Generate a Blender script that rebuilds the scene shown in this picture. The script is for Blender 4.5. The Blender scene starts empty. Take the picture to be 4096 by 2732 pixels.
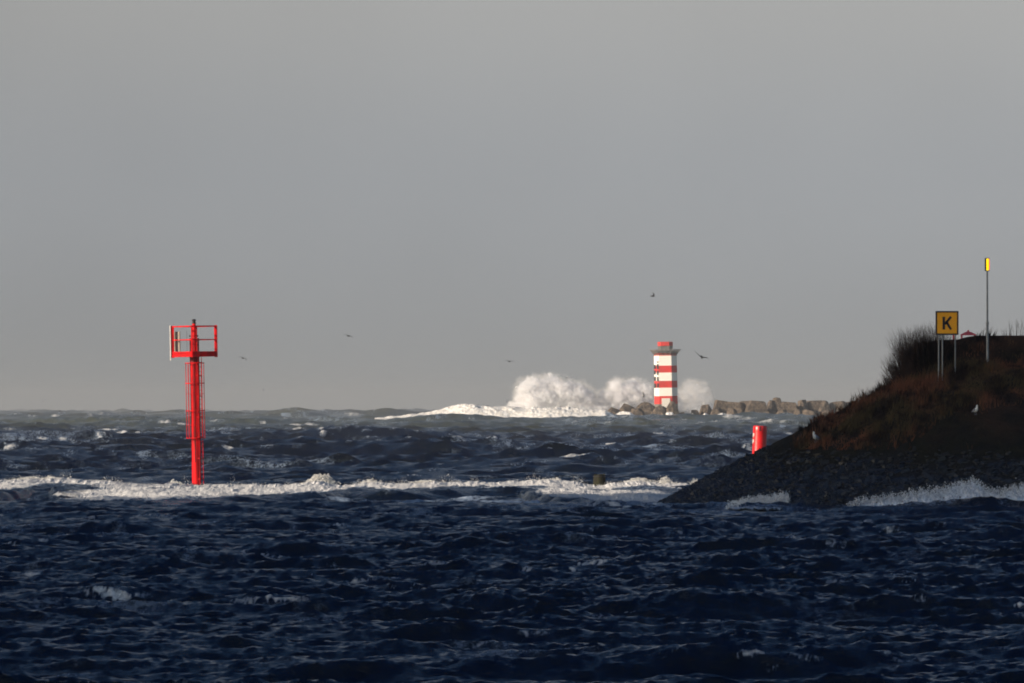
import bpy, bmesh, math, random
import numpy as np
from mathutils import Vector, Matrix
R = math.radians
random.seed(7)
RNG = np.random.default_rng(11)
sc = bpy.context.scene
COL = sc.collection

# ------------------------------------------------------------------ camera
F, H, Y0 = 30000.0, 4.5, 1638.0        # focal length in photo pixels, eye height, row of the true horizon
cam = bpy.data.cameras.new('camera'); cam.sensor_width = 36; cam.lens = 36 * F / 4096
cam.shift_y = (Y0 - 1366) / 4096; cam.clip_start = 1; cam.clip_end = 40000
co = bpy.data.objects.new('camera', cam); COL.objects.link(co)
co.location = (0, 0, H); co.rotation_euler = (R(90), 0, 0); sc.camera = co
def wx(px, D): return (px - 2048) * D / F
def wz(py, D): return H + (Y0 - py) * D / F

# ------------------------------------------------------------------ light
SUN_EL, SUN_AZ = 17.0, 242.0           # azimuth clockwise from +Y: behind the camera to the left
sv = Vector((math.sin(R(SUN_AZ)) * math.cos(R(SUN_EL)), math.cos(R(SUN_AZ)) * math.cos(R(SUN_EL)), math.sin(R(SUN_EL))))
sl = bpy.data.lights.new('sun', 'SUN'); sl.energy = 5.0; sl.angle = R(0.5); sl.color = (1.0, 0.86, 0.70)
so = bpy.data.objects.new('sun', sl); COL.objects.link(so)
so.rotation_euler = (-sv).to_track_quat('-Z', 'Y').to_euler()
w = bpy.data.worlds.new('World'); sc.world = w; w.use_nodes = True
nt = w.node_tree; N = nt.nodes; Lk = nt.links; N.clear()
out = N.new('ShaderNodeOutputWorld'); bg = N.new('ShaderNodeBackground'); bg.inputs[1].default_value = 0.09
Lk.new(bg.outputs[0], out.inputs[0])
sky = N.new('ShaderNodeTexSky'); sky.sky_type = 'NISHITA'; sky.sun_disc = False
sky.sun_elevation = R(SUN_EL); sky.sun_rotation = R(SUN_AZ); sky.dust_density = 0.6
tc = N.new('ShaderNodeTexCoord'); sep = N.new('ShaderNodeSeparateXYZ'); Lk.new(tc.outputs['Generated'], sep.inputs[0])
def wmath(op, a, b=None, c=None):
    n = N.new('ShaderNodeMath'); n.operation = op
    for i, v in enumerate((a, b, c)):
        if v is None: continue
        if isinstance(v, (int, float)): n.inputs[i].default_value = v
        else: Lk.new(v, n.inputs[i])
    return n.outputs[0]
def wrange(v, a, b, c=0.0, d=1.0):
    n = N.new('ShaderNodeMapRange'); n.interpolation_type = 'SMOOTHSTEP'
    Lk.new(v, n.inputs[0])
    for i, q in enumerate((a, b, c, d)): n.inputs[i + 1].default_value = q
    return n.outputs[0]
ramp = N.new('ShaderNodeValToRGB'); Lk.new(sep.outputs[2], ramp.inputs[0])
cr = ramp.color_ramp; cr.interpolation = 'EASE'
stops = [(0.0, (2.25, 2.32, 2.36)), (0.03, (2.56, 2.66, 2.76)), (0.06, (2.92, 2.93, 2.88)), (0.10, (1.6, 1.9, 2.4)), (0.19, (0.38, 0.78, 1.5)), (0.36, (0.045, 0.17, 0.66)), (0.8, (0.03, 0.14, 0.62))]
cr.elements[0].position = 0; cr.elements[0].color = (*[c / 5 for c in stops[0][1]], 1)
cr.elements[1].position = stops[-1][0]; cr.elements[1].color = (*[c / 5 for c in stops[-1][1]], 1)
for p, c in stops[1:-1]:
    e = cr.elements.new(p); e.color = (*[q / 5 for q in c], 1)
noi = N.new('ShaderNodeTexNoise'); noi.inputs['Scale'].default_value = 11; noi.inputs['Detail'].default_value = 3
Lk.new(tc.outputs['Generated'], noi.inputs['Vector'])
side = wrange(sep.outputs[0], -0.08, 0.08, 4.72, 5.34)     # the cloud bank is thinner towards the right
gain = wmath('MULTIPLY', side, wrange(noi.outputs[0], 0.3, 0.7, 0.955, 1.055))
vm = N.new('ShaderNodeVectorMath'); vm.operation = 'SCALE'; Lk.new(ramp.outputs[0], vm.inputs[0]); Lk.new(gain, vm.inputs['Scale'])
mixw = N.new('ShaderNodeMix'); mixw.data_type = 'RGBA'
Lk.new(wrange(sep.outputs[1], -0.25, 0.25), mixw.inputs[0])
Lk.new(sky.outputs[0], mixw.inputs[6]); Lk.new(vm.outputs[0], mixw.inputs[7]); Lk.new(mixw.outputs[2], bg.inputs[0])
sc.view_settings.view_transform = 'Standard'; sc.view_settings.look = 'None'
sc.view_settings.exposure = 0.55; sc.view_settings.gamma = 1
sc.render.engine = 'CYCLES'
cy = sc.cycles; cy.use_denoising = True; cy.filter_width = 1.9; cy.max_bounces = 12; cy.volume_bounces = 10
cy.diffuse_bounces = 3; cy.glossy_bounces = 3; cy.volume_max_steps = 256; cy.sample_clamp_indirect = 4

# ------------------------------------------------------------------ helpers
def tag(o, label=None, cat=None, group=None, kind=None):
    if label: o['label'] = label
    if cat: o['category'] = cat
    if group: o['group'] = group
    if kind: o['kind'] = kind
    return o
def empty(name, loc, rot=(0, 0, 0)):
    o = bpy.data.objects.new(name, None); COL.objects.link(o); o.location = loc; o.rotation_euler = rot; return o
def link(name, me, mats, parent=None, loc=(0, 0, 0), smooth=False):
    for m in (mats if isinstance(mats, (list, tuple)) else [mats]): me.materials.append(m)
    if smooth: me.shade_smooth()
    o = bpy.data.objects.new(name, me); COL.objects.link(o); o.location = loc
    if parent: o.parent = parent
    return o
class MB:
    def __init__(s): s.v = []; s.f = []; s.m = []
    def add(s, vs, fs, mi=0):
        b = len(s.v); s.v += [tuple(v) for v in vs]; s.f += [tuple(i + b for i in f) for f in fs]; s.m += [mi] * len(fs)
    def box(s, c, d, rot=None, mi=0):
        M = (rot or Matrix.Identity(3)); c = Vector(c)
        vs = [c + M @ Vector((x * d[0] / 2, y * d[1] / 2, z * d[2] / 2)) for x in (-1, 1) for y in (-1, 1) for z in (-1, 1)]
        s.add(vs, [(0, 1, 3, 2), (4, 6, 7, 5), (0, 4, 5, 1), (2, 3, 7, 6), (0, 2, 6, 4), (1, 5, 7, 3)], mi)
    def tube(s, p0, p1, r0, r1=None, n=8, mi=0):
        r1 = r0 if r1 is None else r1
        p0 = Vector(p0); p1 = Vector(p1); d = (p1 - p0).normalized()
        a = d.orthogonal().normalized(); b = d.cross(a)
        vs = []
        for p, r in ((p0, r0), (p1, r1)):
            for i in range(n):
                t = 2 * math.pi * i / n; vs.append(p + (a * math.cos(t) + b * math.sin(t)) * r)
        fs = [(i, (i + 1) % n, n + (i + 1) % n, n + i) for i in range(n)] + [tuple(range(n))[::-1], tuple(range(n, 2 * n))]
        s.add(vs, fs, mi)
    def rings(s, rings, mi=None, cap=True):
        n = len(rings[0]); vs = [v for r in rings for v in r]; b = len(s.v)
        s.v += [tuple(v) for v in vs]
        for k in range(len(rings) - 1):
            for i in range(n):
                s.f.append((b + k * n + i, b + k * n + (i + 1) % n, b + (k + 1) * n + (i + 1) % n, b + (k + 1) * n + i)); s.m.append(mi[k] if mi else 0)
        if cap:
            s.f.append(tuple(b + i for i in range(n))[::-1]); s.m.append(mi[0] if mi else 0)
            s.f.append(tuple(b + (len(rings) - 1) * n + i for i in range(n))); s.m.append(mi[-1] if mi else 0)
    def torus(s, c, r, t, n=28, m=6, mi=0):
        vs = []; fs = []
        for i in range(n):
            a = 2 * math.pi * i / n
            for j in range(m):
                b = 2 * math.pi * j / m; q = r + t * math.cos(b)
                vs.append((c[0] + q * math.cos(a), c[1] + q * math.sin(a), c[2] + t * math.sin(b)))
        for i in range(n):
            for j in range(m):
                fs.append((i * m + j, ((i + 1) % n) * m + j, ((i + 1) % n) * m + (j + 1) % m, i * m + (j + 1) % m))
        s.add(vs, fs, mi)
    def build(s, name, mats, parent=None, loc=(0, 0, 0), smooth=False, bevel=0):
        me = bpy.data.meshes.new(name); me.from_pydata(s.v, [], s.f); me.polygons.foreach_set('material_index', s.m)
        bm = bmesh.new(); bm.from_mesh(me); bmesh.ops.recalc_face_normals(bm, faces=bm.faces)
        if bevel: bmesh.ops.bevel(bm, geom=bm.edges[:], offset=bevel, segments=2, affect='EDGES')
        bm.to_mesh(me); bm.free()
        return link(name, me, mats, parent, loc, smooth)
def circ(c, rx, ry, z, n=16): return [(c[0] + rx * math.cos(2 * math.pi * i / n), c[1] + ry * math.sin(2 * math.pi * i / n), z) for i in range(n)]
def grid_mesh(name, V, nr, nc, mats, parent=None, attrs=None, kind=None):
    V = np.ascontiguousarray(V, dtype=np.float32).reshape(-1, 3)
    i = np.arange(nr - 1)[:, None] * nc + np.arange(nc - 1)[None, :]
    q = np.stack([i, i + 1, i + nc + 1, i + nc], -1).reshape(-1, 4).astype(np.int32)
    me = bpy.data.meshes.new(name); me.vertices.add(len(V)); me.vertices.foreach_set('co', V.ravel())
    me.loops.add(q.size); me.loops.foreach_set('vertex_index', q.ravel())
    me.polygons.add(len(q)); me.polygons.foreach_set('loop_start', np.arange(0, q.size, 4, dtype=np.int32))
    me.update(calc_edges=True)
    for k, a in (attrs or {}).items():
        at = me.attributes.new(k, 'FLOAT', 'POINT'); at.data.foreach_set('value', np.ascontiguousarray(a, dtype=np.float32).ravel())
    return link(name, me, mats, parent, smooth=True)
def hsh(i, j, k, s):
    n = (i * 374761393 + j * 668265263 + k * 2147483647 // 7 * 31 + s * 974634777) & 0xffffffff
    n = ((n ^ (n >> 13)) * 1274126177) & 0xffffffff
    return ((n ^ (n >> 16)) & 0xffffff) / float(0xffffff)
def vnoise(x, y, z=None, s=0):
    x = np.asarray(x, float); y = np.asarray(y, float); z = np.zeros_like(x) if z is None else np.asarray(z, float)
    xi = np.floor(x).astype(np.int64); yi = np.floor(y).astype(np.int64); zi = np.floor(z).astype(np.int64)
    u = x - xi; v = y - yi; t = z - zi
    u = u * u * (3 - 2 * u); v = v * v * (3 - 2 * v); t = t * t * (3 - 2 * t)
    r = 0
    for a in (0, 1):
        for b in (0, 1):
            for c in (0, 1):
                r = r + hsh(xi + a, yi + b, zi + c, s) * (u if a else 1 - u) * (v if b else 1 - v) * (t if c else 1 - t)
    return r
def fbm(x, y, z=None, o=4, s=0, g=.5):
    r = 0; a = 1; q = 0
    for k in range(o):
        f = 2.03 ** k; r = r + a * vnoise(x * f, y * f, None if z is None else z * f, s + k); q += a; a *= g
    return r / q
def sstep(x, a, b):
    t = np.clip((x - a) / (b - a), 0, 1); return t * t * (3 - 2 * t)

# ------------------------------------------------------------------ materials
class Mat:
    def __init__(s, name):
        s.m = bpy.data.materials.new(name); s.m.use_nodes = True; s.t = s.m.node_tree; s.n = s.t.nodes; s.l = s.t.links
        s.p = s.n['Principled BSDF']; s.o = s.n['Material Output']
    def new(s, t, **k):
        n = s.n.new(t)
        for a, b in k.items(): setattr(n, a, b)
        return n
    def put(s, sock, v):
        if isinstance(v, bpy.types.NodeSocket): s.l.new(v, sock)
        elif isinstance(v, tuple) and len(v) == 3 and len(sock.default_value) == 4: sock.default_value = (*v, 1)
        else: sock.default_value = v
    def coord(s, scale=(1, 1, 1), which='Object'):
        t = s.new('ShaderNodeTexCoord'); m = s.new('ShaderNodeMapping'); m.inputs['Scale'].default_value = scale
        s.l.new(t.outputs[which], m.inputs[0]); return m.outputs[0]
    def noise(s, scale, detail=4, vec=None, rough=.55):
        n = s.new('ShaderNodeTexNoise'); n.inputs['Scale'].default_value = scale; n.inputs['Detail'].default_value = detail; n.inputs['Roughness'].default_value = rough
        s.l.new(vec or s.coord(), n.inputs['Vector']); return n.outputs[0]
    def math(s, op, a, b=0.0):
        n = s.new('ShaderNodeMath', operation=op); s.put(n.inputs[0], a); s.put(n.inputs[1], b); return n.outputs[0]
    def rng(s, v, a, b, c=0.0, d=1.0):
        n = s.new('ShaderNodeMapRange', interpolation_type='SMOOTHSTEP'); s.l.new(v, n.inputs[0])
        for i, q in enumerate((a, b, c, d)): s.put(n.inputs[i + 1], q)
        return n.outputs[0]
    def mix(s, f, a, b):
        n = s.new('ShaderNodeMix', data_type='RGBA'); s.put(n.inputs[0], f); s.put(n.inputs[6], a); s.put(n.inputs[7], b); return n.outputs[2]
    def bump(s, h, st, dist=.1, nrm=None):
        b = s.new('ShaderNodeBump'); b.inputs['Strength'].default_value = st; b.inputs['Distance'].default_value = dist
        s.l.new(h, b.inputs['Height'])
        if nrm: s.l.new(nrm, b.inputs['Normal'])
        return b.outputs[0]
    def attr(s, name):
        a = s.new('ShaderNodeAttribute', attribute_name=name); return a.outputs['Fac']
def plain(name, c1, c2=None, rough=.6, scale=4, spec=.3, bump=.15, metal=0, stretch=(1, 1, 1), lo=.35, hi=.7):
    m = Mat(name); c2 = c2 or tuple(x * .6 for x in c1); v = m.coord(stretch)
    n = m.noise(scale, 5, v); m.put(m.p.inputs['Base Color'], m.mix(m.rng(n, lo, hi), c1, c2))
    m.p.inputs['Roughness'].default_value = rough; m.p.inputs['Specular IOR Level'].default_value = spec; m.p.inputs['Metallic'].default_value = metal
    if bump: m.put(m.p.inputs['Normal'], m.bump(m.noise(scale * 5, 3, v), bump, .03))
    return m.m
M = {}
M['red'] = plain('red_paint', (.66, .002, .005), (.26, .004, .006), .6, 1.4, .15, .1, stretch=(3, 3, .5))
M['red_far'] = plain('tower_red_paint', (.62, .035, .03), (.48, .04, .035), .6, .8, .2, .05, stretch=(1, 1, .4))
M['white_far'] = plain('tower_white_paint', (.86, .80, .72), (.74, .68, .60), .6, .7, .2, .05, stretch=(1, 1, .3), lo=.5, hi=.8)
M['grey'] = plain('galvanised_steel', (.24, .25, .27), (.14, .15, .16), .45, 6, .5, .05, metal=.4, stretch=(2, 2, .3))
M['grey_far'] = plain('gallery_steel', (.22, .20, .18), (.15, .14, .13), .6, 2)
M['glass'] = plain('lantern_glazing', (.16, .15, .14), (.10, .10, .10), .15, 2, .6, 0)
M['dark'] = plain('black_metal', (.02, .02, .022), (.035, .03, .028), .5, 8)
M['beige'] = plain('weathered_board', (.34, .28, .23), (.22, .19, .16), .7, 5)
M['cream'] = plain('pale_cream', (.75, .70, .62), (.6, .56, .5), .5, 5)
M['orange'] = plain('sign_yellow', (.95, .40, .012), (.85, .35, .01), .45, 1.2, .3, 0)
M['black'] = plain('sign_black', (.012, .008, .014), (.02, .015, .02), .5, 6, .3, 0)
M['concrete'] = plain('concrete', (.17, .15, .13), (.09, .08, .07), .9, .8)
M['wood'] = plain('mossy_timber', (.020, .019, .006), (.006, .005, .003), .8, 5, .3, .8, stretch=(1, 1, .5))
M['pink'] = plain('faded_red_paint', (.55, .07, .09), (.42, .06, .08), .6, 3)
M['bird'] = plain('dark_plumage', (.03, .028, .03), (.016, .016, .016), .8, 9, .2, 0)
M['gull_white'] = plain('white_plumage', (.86, .87, .86), (.7, .7, .7), .8, 9, .2, 0)
M['gull_grey'] = plain('grey_plumage', (.28, .30, .36), (.2, .2, .24), .8, 9, .2, 0)
M['beak'] = plain('beak_yellow', (.6, .35, .03), None, .6, 9)
m = Mat('rock'); v = m.coord((1, 1, 1))
m.put(m.p.inputs['Base Color'], m.mix(m.rng(m.noise(.9, 7, v, .72), .38, .64), (.040, .032, .026), (.19, .14, .10)))
m.p.inputs['Roughness'].default_value = .9; m.put(m.p.inputs['Normal'], m.bump(m.noise(1.1, 6, v, .7), 1.0, 1.1)); M['rock'] = m.m
m = Mat('lamp_glow'); m.p.inputs['Base Color'].default_value = (.9, .7, .02, 1)
m.p.inputs['Emission Color'].default_value = (1, .68, .0, 1); m.p.inputs['Emission Strength'].default_value = .9; M['glow'] = m.m
m = Mat('lamp_side_glow'); m.p.inputs['Base Color'].default_value = (.9, .16, .05, 1)
m.p.inputs['Emission Color'].default_value = (1, .16, .05, 1); m.p.inputs['Emission Strength'].default_value = .45; M['glow2'] = m.m
# bank: basalt below, moss belt, rust-brown soil and dead growth above
m = Mat('bank_ground'); g = m.new('ShaderNodeNewGeometry'); sp = m.new('ShaderNodeSeparateXYZ'); m.l.new(g.outputs['Position'], sp.inputs[0])
n1 = m.noise(.35, 5, m.coord(), .6); zz = m.math('ADD', sp.outputs[2], m.math('MULTIPLY', m.math('SUBTRACT', n1, .5), 5.0))
low = m.mix(m.rng(m.noise(3, 4), .4, .7), (.012, .013, .018), (.028, .028, .032))
mid = m.mix(m.rng(m.noise(1.5, 5), .4, .7), (.016, .014, .007), (.008, .007, .005))
top = m.mix(m.rng(m.noise(.6, 5), .4, .65), (.040, .020, .013), (.010, .008, .006))
m.put(m.p.inputs['Base Color'], m.mix(m.rng(zz, 2.6, 5.0), m.mix(m.rng(zz, .8, 2.8), low, mid), top))
m.p.inputs['Roughness'].default_value = .9; m.p.inputs['Specular IOR Level'].default_value = .12
m.put(m.p.inputs['Normal'], m.bump(m.noise(2.5, 6, None, .7), .8, .3)); M['bank'] = m.m
m = Mat('basalt'); v = m.coord((1, 1, 1)); g = m.new('ShaderNodeNewGeometry'); sp = m.new('ShaderNodeSeparateXYZ'); m.l.new(g.outputs['Position'], sp.inputs[0]); zz = m.math('ADD', sp.outputs[2], m.math('MULTIPLY', m.math('SUBTRACT', m.noise(.5, 4, v), .5), 3.0)); m.put(m.p.inputs['Base Color'], m.mix(m.rng(zz, 1.2, 2.8), m.mix(m.rng(m.noise(1.7, 3, v), .35, .7), (.005, .007, .012), (.024, .030, .044)), m.mix(m.rng(m.noise(1.4, 3, v), .35, .7), (.008, .007, .005), (.026, .022, .012))))
m.p.inputs['Roughness'].default_value = .5; m.p.inputs['Specular IOR Level'].default_value = .4; M['basalt'] = m.m
m = Mat('dead_grass'); v = m.coord(); m.p.inputs['Roughness'].default_value = .9; m.p.inputs['Specular IOR Level'].default_value = .1
m.put(m.p.inputs['Base Color'], m.mix(m.rng(m.noise(.9, 5, v), .42, .62), m.mix(m.rng(m.noise(.3, 3, v), .4, .6), (.155, .060, .034), (.066, .046, .022)), (.016, .010, .008))); M['grass'] = m.m
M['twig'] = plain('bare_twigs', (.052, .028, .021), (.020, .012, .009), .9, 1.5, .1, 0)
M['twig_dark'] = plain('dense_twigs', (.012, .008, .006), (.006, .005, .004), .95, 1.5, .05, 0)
# foam
def foam_mat(name, c1, c2, scale=6, bump=.7, st=(1, 1, 1)):
    m = Mat(name); v = m.coord(st)
    m.put(m.p.inputs['Base Color'], m.mix(m.rng(m.noise(scale, 6, v, .65), .35, .65), c1, c2))
    m.p.inputs['Roughness'].default_value = .85; m.p.inputs['Specular IOR Level'].default_value = .2
    m.put(m.p.inputs['Normal'], m.bump(m.noise(scale * 2.2, 6, v, .7), bump, .12)); return m.m
M['foam'] = foam_mat('foam', (.80, .78, .74), (.46, .45, .42), 3.2)
M['foam_far'] = foam_mat('far_foam', (.86, .84, .80), (.66, .62, .56), .8, .6)
M['foam_wash'] = foam_mat('wash', (.85, .86, .88), (.5, .52, .56), 5, .8)
m = Mat('wash_lace'); v = m.coord((1.6, .6, .6)); nn = m.noise(5, 6, v, .7)
m.put(m.p.inputs['Base Color'], m.mix(m.rng(m.noise(4, 5, v), .35, .65), (.86, .87, .89), (.48, .50, .55))); m.p.inputs['Roughness'].default_value = .8
m.put(m.p.inputs['Normal'], m.bump(nn, .8, .1)); m.put(m.p.inputs['Alpha'], m.rng(m.math('ADD', m.math('MULTIPLY', m.attr('edge'), .75), nn), .66, .86)); M['lace'] = m.m

# ------------------------------------------------------------------ unseen cloud, added to keep the sun off the near water and the bank
def cloud(name, cx, cy, rx, ry, alt, seed):
    bm = bmesh.new(); bmesh.ops.create_icosphere(bm, subdivisions=5, radius=1)
    P = np.array([v.co[:] for v in bm.verts])
    d = 1 + .34 * (fbm(P[:, 0] * 2 + 9, P[:, 1] * 2, P[:, 2] * 2, 5, seed) - .5)
    for v, q in zip(bm.verts, d): v.co = Vector((v.co.x * rx * q, v.co.y * ry * q, v.co.z * (130 if v.co.z > 0 else 40) * q))
    me = bpy.data.meshes.new(name); bm.to_mesh(me); bm.free()
    o = link(name, me, M['cloud'], smooth=True)
    off = alt / math.tan(R(SUN_EL)); h = Vector((sv.x, sv.y)).normalized() * off
    o.location = (cx + h.x, cy + h.y, alt); return tag(o, kind='structure')
M['cloud'] = plain('shade_cloud_white', (.8, .8, .8), (.6, .6, .62), 1, .01, 0, 0)
cloud('cloud', 85, 215, 165, 195, 420, 3)

# ------------------------------------------------------------------ sea
def tile(n, L, lmin, lmax, spread, seed, pw=4.0):
    r = np.random.default_rng(seed); k = 2 * np.pi * np.fft.fftfreq(n, L / n); kx, ky = np.meshgrid(k, k)
    kk = np.hypot(kx, ky); kk[0, 0] = 1
    kp = 2 * np.pi / lmax; km = 2 * np.pi / lmin
    P = np.exp(-1.2 * (kp / kk) ** 4) / kk ** pw * np.exp(-(kk / km) ** 2)
    ang = np.arctan2(kx + .12 * kk, -ky); P = P * (np.cos(ang / 2) ** 2) ** spread; P[0, 0] = 0
    h = (r.standard_normal((n, n)) + 1j * r.standard_normal((n, n))) * np.sqrt(P)
    z = np.fft.ifft2(h); s = np.real(z).std()
    hx = np.real(np.fft.ifft2(-1j * kx / kk * h)) / s; hy = np.real(np.fft.ifft2(-1j * ky / kk * h)) / s
    cv = np.real(np.fft.ifft2((kx * kx + ky * ky) / kk * h)) / s
    return dict(L=L, n=n, a=[np.real(z) / s, hx, hy, cv / cv.std()])
def samp(T, x, y):
    n = T['n']; u = (x / T['L'] * n) % n; v = (y / T['L'] * n) % n
    i = np.floor(u).astype(np.int32); j = np.floor(v).astype(np.int32); fu = (u - i).astype(np.float32); fv = (v - j).astype(np.float32)
    i %= n; j %= n; i1 = (i + 1) % n; j1 = (j + 1) % n; res = []
    for A in T['a']:
        A = A.astype(np.float32)
        res.append((A[j, i] * (1 - fu) + A[j, i1] * fu) * (1 - fv) + (A[j1, i] * (1 - fu) + A[j1, i1] * fu) * fv)
    return res
TA = tile(512, 911.0, 18, 75, 5, 1); TB = tile(1024, 171.0, 1.6, 15, 4.5, 2, 3.3); TC = tile(1024, 37.0, .16, 2.8, 3.2, 3, 3.1)
ds = [3.0]
while ds[-1] < 60: ds.append(ds[-1] * 1.022)
def stp(d): return .00125 if d < 460 else .0020 if d < 2600 else .006
while ds[-1] < 11500: ds.append(ds[-1] * (1 + stp(ds[-1])))
ds = np.array(ds); dr = np.gradient(ds)
ac = list(np.arange(-.108, .1081, .00026)); s = .0005
while ac[-1] < .95: ac.append(ac[-1] + s); s *= 1.14
s = .0005
while ac[0] > -.95: ac.insert(0, ac[0] - s); s *= 1.14
ac = np.array(ac)
nr, nc = len(ds), len(ac)
print('sea', nr, nc)
X = (ds[:, None] * np.sin(ac)[None, :]).astype(np.float64); Y = (ds[:, None] * np.cos(ac)[None, :]).astype(np.float64)
Dm = np.broadcast_to(ds[:, None], X.shape); DR = np.maximum(np.broadcast_to(dr[:, None], X.shape), 0)
out_ = sstep(Dm, 440, 640)                                       # open water beyond the surf line
aA = (.12 + .38 * out_ + .30 * sstep(Dm, 900, 2200) + .9 * sstep(Dm, 2300, 4000)) * (1 - .5 * np.exp(-((Y - 1800) / 230) ** 2) * sstep(X * F / Y + 2048, 900, 1500)); aB = .125 + .15 * out_; aC = .042
aB = aB / (1 + (DR / 7) ** 2); aC = aC / (1 + (DR / .9) ** 2)
gust = .45 + 1.1 * fbm(X / 14, Y / 45, None, 4, 5)
# shelter behind / in front of the bank
a0, a1, a2, a3 = samp(TA, X, Y); b0, b1, b2, b3 = samp(TB, X + 13, Y); c0, c1, c2, c3 = samp(TC, X, Y + 7)
Z = aA * a0 + aB * gust * b0 + aC * gust * c0
XX = X - .7 * (aB * gust * b1 + aC * gust * c1) - .8 * aA * a1; YY = Y - .7 * (aB * gust * b2 + aC * gust * c2) - .8 * aA * a2
crest = b3 * .62 + c3 * .5 + a3 * .2
# long swell heaping up on the foot of the breakwater
farx = X * F / np.maximum(Y, 1) + 2048
sw = (2.05 + .55 * sstep(farx, 1900, 2400) + .5 * (fbm(X / 38, Y / 90, None, 3, 21) - .5)) * np.exp(-((Y - 1845 - 25 * np.sin(X / 60)) / 60) ** 2) * sstep(farx, 900, 2000)
Z = Z + sw * 1.0
sw2 = np.exp(-((Y - 1600) / 70) ** 2) * 0.5 * sstep(farx, 800, 1700); Z = Z + sw2
foam = np.zeros_like(Z); wisp = np.zeros_like(Z)
dip = sstep(Y, 352, 372) * (1 - sstep(Y, 445, 452)) * (1 - sstep(farx, 2500, 2800)); Z = Z - .42 * dip - .7 * aA * a0 * sstep(Y, 330, 400) * (1 - sstep(Y, 450, 470))
fd = sstep(Y, 1870, 1890) * (1 - sstep(Y, 1930, 1960)) * sstep(farx, 1450, 1600) * (1 - sstep(farx, 2400, 2600)); Z = Z * (1 - fd) + fd * .6
# visible surface rows per column -> where a crest at a given picture row stands
PY = Y0 - F * (Z - H) / np.maximum(YY, 1); VIS = np.minimum.accumulate(PY, axis=0)
def find(px, py):
    c = int(np.argmin(np.abs(ac - math.atan((px - 2048) / F)))); r = int(np.argmin(np.abs(VIS[:, c] - py))); 
    return X[r, c], Y[r, c]
caps = [(580,2060,150,20,.8),(660,2064,90,14,.7),(1360,2098,80,24,.9),(2360,2250,120,34,1.1),(2286,2271,30,16,1),(1560,2310,50,12,.7),(1660,2338,100,28,.5),
(2100,2272,60,14,.7),(116,2298,115,24,.8),(455,2360,235,28,1.1),(1100,2388,300,26,.8),(965,2207,45,12,.7),(187,2161,40,10,.8),(4085,2410,60,34,1),(3464,2084,45,14,.7),
(3700,2080,60,12,.5),(3050,2110,80,12,.5),(2700,2130,120,14,.5),(2560,2180,100,12,.5),(1240,2300,60,12,.5),(1330,2260,50,10,.5),
(2315,1811,170,22,1.1),(1660,1903,110,20,.8),(495,1728,155,26,1.2),(425,1714,65,16,1.2),(670,1686,52,16,1.4),(735,1693,50,14,1.4),(850,1684,40,10,1.1),(1057,1688,32,10,1.1),
(1185,1694,50,18,1.4),(1268,1712,40,12,.9),(1410,1658,66,20,1.4),(134,1662,40,10,1),(214,1661,30,10,1.2),(369,1655,30,8,1),(30,1778,70,16,1),(312,1716,60,10,.7),
(380,1755,260,12,.6),(650,1752,60,8,.7),(1450,1742,360,12,.6),(1300,1760,200,10,.5),(1820,1730,140,10,.6),(2700,1693,60,10,.8),(2790,1690,110,10,.8),
(3060,1684,230,18,1),(2960,1678,80,14,1),(2420,1690,80,10,.8),(2280,1686,60,10,.9),(1900,1760,60,8,.5),(560,1870,60,8,.5),(900,1850,80,8,.4),(2900,1745,100,8,.6),(2560,1750,80,8,.5),(3250,1700,90,8,.8)]
caps += [(1860, 1992, 190, 40, .75), (1500, 1988, 90, 26, .5), (2060, 1985, 160, 20, .6), (2300, 1985, 300, 26, .9), (2500, 1992, 260, 24, .9), (2150, 2022, 420, 18, .8), (2450, 2022, 380, 20, .85), (2620, 2012, 150, 12, .7), (2250, 2042, 300, 10, .5), (2900, 2052, 240, 10, .6), (3200, 2050, 200, 9, .5), (60, 1992, 90, 16, .5), (250, 2004, 160, 14, .5)]
rr = random.Random(5)
for k in range(60):
    caps.append((rr.uniform(-600, 4600), 1652 + rr.random() ** 1.6 * 130, rr.uniform(20, 70), rr.uniform(4, 9), rr.uniform(.6, 1.25)))
for k in range(80):
    py_ = 2060 + 600 * rr.random() ** 1.5; caps.append((rr.uniform(-500, 4600), py_, rr.uniform(70, 220), rr.uniform(5, 9), rr.uniform(.3, .65)))
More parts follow.
